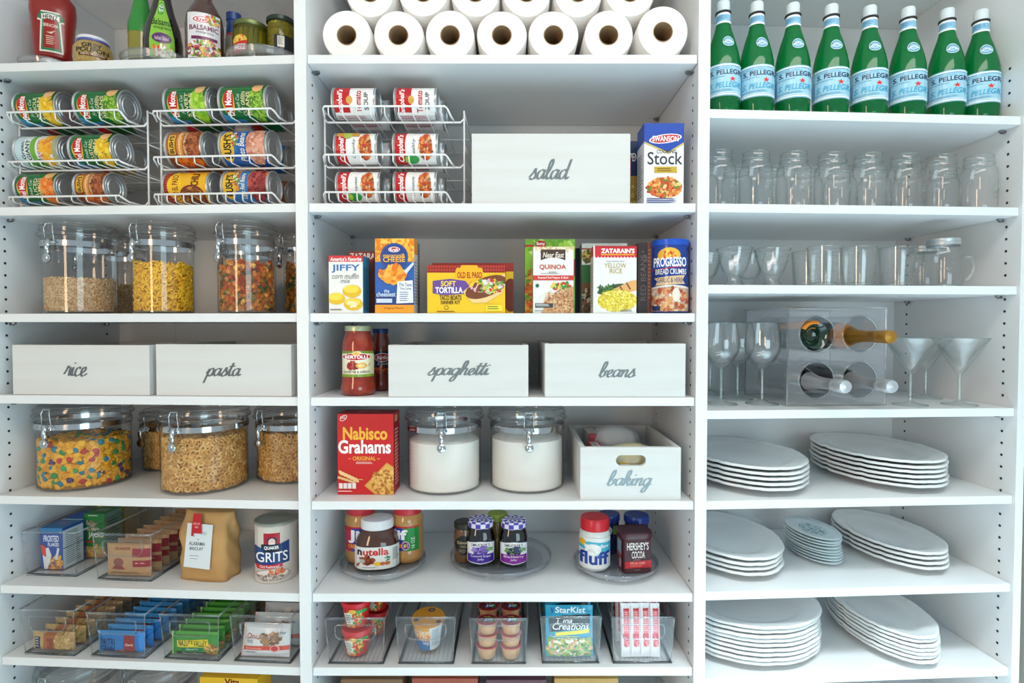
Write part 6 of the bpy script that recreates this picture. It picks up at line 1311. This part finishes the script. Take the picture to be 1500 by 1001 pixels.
# ================================================================== RIGHT BAY: platters
def platter(a, b, seed=0, plain=False, deep=.018):
    m = MB(); n = 72; prof = [(.50, 0), (.52, .0005), (.56, .004), (.66, .007), (.76, .0125), (.90, deep*.80), (.985, deep-.0038), (1.0, deep-.0018), (1.0, deep+.0008), (.985, deep+.0022), (.955, deep+.0012), (.84, deep-.0030), (.78, deep-.0028), (.70, .0098), (.62, .0072), (.30, .0068), (0, .0068)]
    if plain: prof = [(.5, 0), (.56, .002), (.75, .004), (1.0, deep), (.985, deep+.0016), (.72, .006), (.60, .0045), (0, .0042)]
    def rm(an):
        if plain: return 1
        k = 5; q = abs(cos(k*an)); return 1+.022*(q**.6)-.012*(max(0, 1-abs(sin(k*an))*6))
    rings = []
    for r, z in prof:
        if r == 0: m.v.append((0, 0, z)); rings.append([len(m.v)-1]); continue
        bs = len(m.v)
        for i in range(n):
            an = 2*PI*i/n; f = 1+(rm(an)-1)*max(0, min(1, (r-.8)/.2)); zz = z+(.0009*abs(sin(18*an)) if (not plain and .83 < r < .96 and z > deep*.8) else 0)+(.0016*(1-min(1, abs(sin(5*an))*4)) if (not plain and r > .95) else 0)
            m.v.append((a*r*f*cos(an), b*r*f*sin(an), zz))
        rings.append(list(range(bs, bs+n)))
    m.face(rings[0][::-1], True)
    for A_, B_ in zip(rings, rings[1:]):
        for i in range(n):
            j = (i+1) % n
            if len(B_) == 1: m.face((A_[i], A_[j], B_[0]), True)
            else: m.face((A_[i], A_[j], B_[j], B_[i]), True)
    return m
STACKS = []
def stack(zs, x0, x1, yb, yf, n, pitch, where, group, plain=False, deep=.018, col=CHINA, name='platter', kindw='white scalloped oval platter', print_=None, smin=None, rot=0):
    zt_ = zs+(n-1)*pitch+deep; cx = (x0+x1)/2
    tb_, tf_ = tground('r', cx, yb, zt_), tground('r', cx, yf, zt_); t = (tb_+tf_)/2; b = abs(tb_-tf_)/2
    s0, s1 = spx('r', x0, zt_, t), spx('r', x1, zt_, t); a = (s1-s0)/2; s_ = (s0+s1)/2
    for _ in range(60):                     # settle the oval so that its outline spans the columns and rows it is seen in
        q = [px_of(*P('r', s_+a*cos(k*PI/24), t+b*sin(k*PI/24)), zt_) for k in range(48)]
        X0, X1 = min(p[0] for p in q), max(p[0] for p in q); Y0, Y1 = min(p[1] for p in q), max(p[1] for p in q)
        g = 1.5e-3; s_ += ((x0+x1)-(X0+X1))/2*g*.7; a += ((x1-x0)-(X1-X0))/2*g*.7; t -= ((yb+yf)-(Y0+Y1))/2*g*2; b += ((yf-yb)-(Y1-Y0))/2*g*2
        a = max(.05, min(a, .17)); b = max(.05, min(b, .170)); t = min(max(t, b+.006), DEPTH-b-.006)
        if s_-a < .006: s_ = a+.006
        if s_+a > .668: s_ = .668-a
    print('stack', where, 'a %.3f b %.3f t %.3f s %.3f' % (a, b, t, s_))
    me = platter(a, b, plain=plain, deep=deep).mesh('platter_body', col); R = random.Random(x0)
    for i in range(n):
        k = n-1-i; sx_, tx_ = R.uniform(-.0025, .0025), R.uniform(-.0025, .0025); x, y = P('r', s_+sx_, t+tx_)
        lab = f'{kindw}, {ORD[i] if i < n-1 else "lowest"} in the {where}'
        o = link(name, me, None, (x, y, zs+.0003+k*pitch), BAY['r'][1]+rot+R.uniform(-.012, .012)); tag(o, lab, 'plate', group)
        if i == 0 and print_: print_(o, a, b, deep)
zz = SZ['r'][4]
stack(zz, 1004, 1184, 630, 678, 5, .0112, 'left stack of the upper plate shelf', 'platters, upper shelf left')
stack(zz, 1188, 1388, 622, 665, 6, .0106, 'right stack of the upper plate shelf', 'platters, upper shelf right')
zz = SZ['r'][5]
stack(zz, 988, 1146, 750, 820, 4, .0112, 'left stack of the middle plate shelf', 'platters, middle shelf left')
def bluep(o, a, b, deep):
    A = Art(0, 0, 100, 100); r = random.Random(5); A.ell(50, 50, 1, 1, '#8fb8c4')
    for i in range(150):
        q = r.uniform(0, 2*PI); d = sqrt(r.random()); A.ell(50+44*d*cos(q), 50+44*d*sin(q), 4.5*r.uniform(.5, 1), 1.6, r.choice(['#4f8f9c', '#6ba6b2', '#3f7f8f', '#8fbcc6']), 6, r.uniform(0, PI), .02)
    A.ell(50, 50, 4, 4, '#4f8f9c')
    A.build('blue_pattern', lambda u, v, of: ((u-.5)*a*1.15, (v-.5)*b*1.15, .0046+of), o, INKG)
stack(zz, 1149, 1234, 757, 793, 9, .0068, 'small stack between the two large ones', 'small oval plates', plain=True, deep=.008, name='small_plate', kindw='small pale blue oval plate', col=mat('pale_blue_china', '#d4e2e6', .2, coat=.4), print_=bluep)
stack(zz, 1220, 1390, 747, 812, 4, .0112, 'right stack of the middle plate shelf', 'platters, middle shelf right')
zz = SZ['r'][6]
stack(zz, 996, 1200, 845, 921, 9, .0098, 'left stack of the lowest plate shelf', 'platters, lowest shelf left')
stack(zz, 1211, 1376, 848, 938, 7, .0088, 'right stack of the lowest plate shelf', 'platters, lowest shelf right')
# ================================================================== SEVENTH SHELF, left bay: bins of snack bars
zs = SZ['l'][6]; gb = 'clear open bins on the seventh shelf'
B = [cbin(f'clear open bin of {n_}, seventh shelf left bay', 'l', x0, x1, y0, y1, zs, .28, gb) for n_, x0, x1, y0, y1 in (('cracker packs', 30, 109, 895, 963), ('blue cereal bars', 128, 213, 900, 968), ('green oat bars', 235, 321, 902, 972), ('white cookie packets', 338, 427, 904, 976))]
def rows(b, B_, n, step, w, h, d, name, col, art, labf, group, aw, jit=.002, tilt=0, first=.019, zz=.0056, ds=0, dz=0):
    pr = None; R = random.Random(n*7+int(w*1e4))
    for i in range(n):
        tt = B_[4]+first+i*step; s_ = B_[5]+R.uniform(-jit, jit)+ds; lab = labf(i)
        if pr is None: pr = packet(name, lab, b, s_, tt, w, h, d, col, art, group, tilt=tilt, zz=zz, aw=aw)
        else: x, y = P(b, s_, tt); dup(pr, (x, y, zs+zz+dz*i), BAY[b][1]+R.uniform(-.03, .03), lab)
NN = ['front', 'second', 'third', 'fourth', 'fifth', 'sixth', 'seventh', 'eighth', 'ninth', 'tenth', 'eleventh']
def crk(A): A.bg('#b8935a').rect(0, 0, 30, 40, '#c7a468').rect(10, 8, 26, 36, '#2a3050').lines(12, 10, 24, 34, 4, '#b8b8c0', .4).rect(34, 0, 60, 40, '#a8602a').rect(42, 10, 56, 40, '#8e3a20').blobs(78, 20, 20, 20, ['#c8a468', '#a88448', '#d8b87c'], 60, 3)
rows('l', B[0], 9, .028, B[0][2]*.80, .040, .021, 'cracker_pack', '#b8935a', crk, lambda i: f'golden brown cracker pack, {NN[i]} from the front in the leftmost snack bin', 'cracker packs', (100, 40))
def nutri(A): A.bg('#1c6fb8').rect(0, 0, 100, 6, '#3a8fd0').text('NUTRI', 10, 13, 40, 27, '#101c4a', .04).text('GRAIN', 10, 28, 40, 42, '#101c4a', .04).rect(60, 6, 82, 44, '#8e2420').text('Cherry', 63, 22, 79, 29, '#f0d8d0').blobs(52, 40, 10, 4, ['#b8643a', '#8a3a1c'], 10, 4).rect(90, 0, 100, 44, '#2a86d8').rect(0, 0, 5, 44, '#5aa0d0')
rows('l', B[1], 10, .0255, B[1][2]*.82, .046, .017, 'cereal_bar', '#1c6fb8', nutri, lambda i: f'blue cereal bar wrapper, {NN[i]} from the front in its clear bin', 'blue cereal bars', (100, 44))
def nval(A): A.bg('#3a8a2c').rect(0, 0, 100, 5, '#58a83c').poly([(14, 18), (80, 14), (82, 32), (14, 34)], '#e8c81c').text('NATURE VALLEY', 18, 17, 78, 31, '#3a5a1c', .04).rect(24, 35, 70, 41, '#1f6a4a').text('CRUNCHY', 34, 36, 60, 40, '#bfe0c8').rect(12, 44, 84, 54, '#20382a').text("Oats 'n Honey", 26, 45, 70, 53, '#e8e8e0', .02).blobs(86, 40, 12, 12, ['#b87a3a', '#d8a060', '#9a5a2a'], 26, 4).rect(0, 0, 5, 54, '#9ac87a')
rows('l', B[2], 10, .0255, B[2][2]*.82, .050, .016, 'oat_bar', '#3a8a2c', nval, lambda i: f'green oat and honey bar wrapper, {NN[i]} from the front in its clear bin', 'green oat bars', (100, 54), dz=.0)
def cook(A): A.bg('#dcdcde').text('One', 10, 26, 34, 42, '#c2542e', .02, .1).text('90', 10, 44, 24, 54, '#7a8088').blobs(60, 40, 24, 16, ['#8a6248', '#a87a58', '#6a4434', '#c09070'], 70, 5).ell(50, 46, 9, 10, '#b08860').poly([(0, 62), (100, 58), (100, 70), (0, 72)], '#d8482c').text('brownie', 10, 64, 44, 69, '#f0b8a8').ell(72, 66, 10, 9, '#e8a8a0').ell(72, 66, 7, 6.5, '#c8303a').lines(10, 76, 40, 82, 1, '#889').text('Fiber', 80, 20, 92, 27, '#4a6a9a').rect(0, 0, 5, 90, '#e8c8c0')
rows('l', B[3], 5, .045, B[3][2]*.80, .066, .017, 'cookie_packet', '#dcdcde', cook, lambda i: f'white and orange cookie packet, {NN[i]} in the bin beside the divider', 'white cookie packets', (100, 90), tilt=.25, first=.02)
packet('cookie_packet', 'blue and red snack packet rearmost in the bin beside the divider', 'l', B[3][5]+.01, B[3][4]+.25, .07, .075, .014, '#3a5a7a', lambda A: A.bg('#34566f').text('bear', 20, 20, 80, 50, '#a83a3a', .04).rect(0, 60, 100, 70, '#c8c8c8'), 'white cookie packets', aw=(100, 90))
# ================================================================== SEVENTH SHELF, middle bay
zs = SZ['m'][6]
BM = [cbin(f'clear ribbed bin of {n_}, seventh shelf middle bay', 'm', x0, x1, y0, y1, zs, .28, gb, ribs=True) for n_, x0, x1, y0, y1 in (('red lidded snack cups', 477, 564, 907, 977), ('a single cereal bowl', 580, 667, 906, 977), ('peanut butter cups', 688, 773, 908, 978), ('blue tuna pouches', 792, 881, 905, 975), ('pink drink sticks', 896, 988, 906, 975))]
def cup(name, label, s_, tt, z, r, h, body, lidm, art, group, taper=.74, tilt=0, lidart=None, rz=0, lidh=.004):
    x, y = P('m', s_, tt); o = thing(name, label, 'cup', (x, y, z), rz, group); o.rotation_euler.x = tilt
    jarlathe([(0, .001), (r*taper*.94, .0005), (r*taper, .003), (r*.97, h-lidh), (r, h-lidh+.0005)], 36).obj('cup_body', body, o)
    jarlathe([(r, h-lidh), (r*1.06, h-lidh+.0005), (r*1.06, h-.0005), (r*1.0, h), (r*.9, h-.0012), (0, h-.0012)], 36).obj('lid', lidm, o)
    if art:
        A = Art(0, 0, 100, 60); art(A); A.build('label_print', wrap(r, h*.06, h-lidh-.001, .95, rf=lambda q: r*(taper+.01+(.97-taper)*(.06+.9*q))+.0005), o, INKG, (12, 0))
    if lidart:
        A = Art(0, 0, 100, 100); lidart(A); A.build('lid_print', lambda u, v, of: ((u-.5)*2*r, (v-.5)*2*r, h-.0008+of), o, INKG)
    return o
RL = mat('lid_bright_red', '#d0202c', .3)
def gerb(A): A.bg('#c8241e').poly([(10, 18), (52, 6), (56, 50), (20, 58)], '#dfe6da').lines(18, 20, 48, 48, 5, '#3a6a4a', .4).blobs(66, 30, 20, 20, ['#e8742c', '#f0b83c', '#3f8a3c', '#d8401c'], 40, 6).rect(60, 4, 96, 14, '#3a9a4a').ell(48, 8, 14, 7, '#f0b83c').blobs(30, 54, 30, 6, ['#e8b06a', '#d88a3a'], 20, 4)
s0 = BM[0][5]; tf0 = BM[0][4]
cup('snack_cup', 'red lidded snack cup, lower one at the front of the leftmost ribbed bin', s0-.008, tf0+.045, zs+.0048, .031, .058, mat('cup_red', '#c8241e', .3), RL, gerb, 'red snack cups', lidh=.010)
cup('snack_cup', 'red lidded snack cup stacked on the front one', s0-.010, tf0+.049, zs+.0634, .031, .058, mat('cup_red', '#c8241e', .3), RL, gerb, 'red snack cups', lidh=.010)
cup('snack_cup', 'red lidded snack cup, lower one at the back of the leftmost ribbed bin', s0+.016, tf0+.125, zs+.0048, .026, .054, mat('cup_red', '#c8241e', .3), RL, gerb, 'red snack cups', lidh=.010)
cup('snack_cup', 'red lidded snack cup stacked at the back of the leftmost ribbed bin', s0+.017, tf0+.125, zs+.0592, .026, .054, mat('cup_red', '#c8241e', .3), RL, gerb, 'red snack cups', lidh=.010)
def bowl(A): A.bg('#d8dde2').rect(0, 10, 64, 34, '#e8b07a').blobs(34, 22, 32, 12, ['#d88a4a', '#e8b888', '#c8703a', '#f0d0a8'], 60, 4.5).rect(0, 34, 62, 60, '#2a6fae').text("Kellogg's", 36, 34, 60, 46, '#e8d8c8').lines(68, 6, 96, 50, 10, '#8a929a', .4).rect(0, 0, 62, 8, '#d8962c')
cup('cereal_bowl_cup', 'blue and orange cereal bowl with yellow foil lid', BM[1][5]-.002, BM[1][4]+.062, zs+.0115, .0345, .066, mat('bowl_orange', '#d8622c', .3), mat('foil_lid', '#d8922a', .35), bowl, 'snack bowls', tilt=.16, lidart=lambda A: A.ell(50, 50, 49, 49, '#d8922a', 40).ell(14, 62, 8, 8, '#2a2a5a').ell(86, 70, 8, 8, '#2a2a5a').ell(56, 14, 11, 9, '#2a2a5a').text('25', 50, 10, 62, 18, '#e8c88a'), lidh=.002, taper=.70)
PBC = mat('cup_tan', '#c9996a', .35); k_ = 0
def jl(A): A.ell(50, 50, 49, 49, '#7c1f26', 36).blobs(50, 50, 44, 40, ['#a8282c', '#5a1a1c', '#8a2a20'], 30, 9).ell(56, 52, 28, 20, '#24408a').rect(60, 34, 86, 70, '#1f7a3c').text('Jif', 34, 40, 80, 66, '#f0f0f4', .06).text('TO GO', 34, 20, 66, 32, '#f0c83c', .03)
for i, (ds_, tt) in enumerate(((-.0255, .030), (.0255, .030), (-.0255, .090), (.0255, .090))):
    side_ = 'left' if ds_ < 0 else 'right'; row_ = 'front' if tt < .05 else 'second'
    for k in range(3):
        cup('peanut_butter_cup', f'small peanut butter cup with red foil lid, {["bottom", "middle", "top"][k]} of the {row_} {side_} stack', BM[2][5]+ds_, BM[2][4]+tt, zs+.0048+k*.0262, .0225, .026, PBC, mat('foil_pink_red', '#c8444a', .35), None, 'peanut butter cups', lidart=jl if k == 2 else None, lidh=.0015, taper=.80)
for ds_, nm_ in ((-.0255, 'left'), (.0255, 'right')): cup('peanut_butter_cup', f'small peanut butter cup leaning at the back {nm_} of its bin', BM[2][5]+ds_, BM[2][4]+.160, zs+.0615, .0225, .026, PBC, mat('foil_pink_red', '#c8444a', .35), None, 'peanut butter cups', lidart=jl, lidh=.0015, tilt=.5)
for ds_, nm_ in ((-.0255, 'left'), (.0255, 'right')):
    for k in range(2): cup('peanut_butter_cup', f'small peanut butter cup, {["bottom", "upper"][k]} of the rear {nm_} stack', BM[2][5]+ds_, BM[2][4]+.155, zs+.0048+k*.0262, .0225, .026, PBC, mat('foil_pink_red', '#c8444a', .35), None, 'peanut butter cups', lidh=.0015)
def tuna(A):
    A.bg('#2a9cc0').text('StarKist', 20, 4, 84, 20, '#e8f4fa', .04, .1).text('v', 10, 6, 18, 22, '#2a4a9a').poly([(6, 36), (40, 26), (94, 24), (94, 60), (60, 66), (8, 76)], '#1a1c22').text('Tuna', 22, 34, 56, 48, '#f0f0f2', .02, .3).text('Creations', 14, 48, 92, 68, '#f0f0f2', .02, .3).poly([(20, 76), (92, 66), (92, 78), (20, 86)], '#f0dc3c').rect(4, 92, 96, 146, '#8aa43a').blobs(50, 120, 48, 27, ['#7aa83a', '#e8dcc0', '#e8c060', '#d8a890', '#4a7a2a', '#f0ecd8', '#d89a4a', '#a8c85a'], 260, 5).lines(8, 86, 90, 90, 1, '#e8e0a0')
rows('m', BM[3], 4, .055, BM[3][2]*.80, .108, .014, 'tuna_pouch', '#2a9cc0', tuna, lambda i: f'blue tuna pouch with salad picture, {NN[i]} in its bin', 'tuna pouches', (100, 150), tilt=.08, first=.022)
def stick(A): A.bg('#ece6e8').rect(0, 0, 30, 14, '#e6e2e4').rect(8, 20, 26, 120, '#e8707a').lines(10, 24, 24, 80, 10, '#f4c8cc', .4).rect(6, 84, 26, 98, '#d83a4a').blobs(17, 108, 8, 12, ['#e04a58', '#f0a0a8', '#c8303c'], 16, 4).rect(26, 10, 30, 140, '#dcd6d8').rect(8, 14, 26, 20, '#c8303c')
pr = None; kk = 0
for rw in range(6):
    for i in range(4):
        s_ = BM[4][5]+(-.0315+.021*i)+(.004 if rw % 2 else 0); tt = BM[4][4]+.022+rw*.030; lab = f'pink and white drink stick, {["leftmost", "second", "third", "rightmost"][i]} of the {NN[rw]} row in its bin'
        if pr is None: pr = packet('drink_stick', lab, 'm', s_, tt, .0205, .112, .006, '#ece6e8', stick, 'drink mix sticks', tilt=.10, aw=(30, 150))
        else: x, y = P('m', s_, tt); dup(pr, (x, y, zs+.0048+(i % 3)*.0004), .02*((i*7+rw*3) % 5-2), lab)
# ================================================================== LOWEST SHELF: only the tops show
zs = SZ['l'][7]
for x0, x1, yt, tf, lab in ((48, 172, 986, .03, 'large clear canister at the left of the lowest shelf, only its lid in view'), (182, 290, 989, .04, 'clear canister in the middle of the lowest left shelf, only its lid in view')):
    canister(lab, 'l', x0, x1, yt, 1130, zs, tf, None, -.2, 'canisters on the lowest shelf')
carton('snack_box', 'yellow box with dark red lettering on the lowest left shelf', 'box', 'l', 294, 994, 378, 1105, zs, .03, .06, '#e0ac18', lambda A: A.bg('#e3b21c').text('Vita', 330, 995, 352, 1006, '#5a1a1c', .05))
zs = SZ['m'][7]
for x0, x1, yt, c, lab in ((500, 590, 996, '#7a5a3c', 'brown'), (604, 700, 995, '#9a4a34', 'brick red'), (712, 800, 997, '#5a3440', 'plum coloured'), (812, 905, 995, '#b8904a', 'tan')):
    carton('snack_box', f'{lab} box on the lowest middle shelf, only its top edge in view', 'box', 'm', x0, yt, x1, 1105, zs, .03, .08, c, (lambda cc: (lambda A: A.bg(cc)))(c), group='boxes on the lowest shelf')
# everything rests a hair above its shelf instead of sharing its surface
for o in list(C.objects):
    if o.parent is None and o.get('category') and o['category'] != 'shelving': o.location.z += .0005
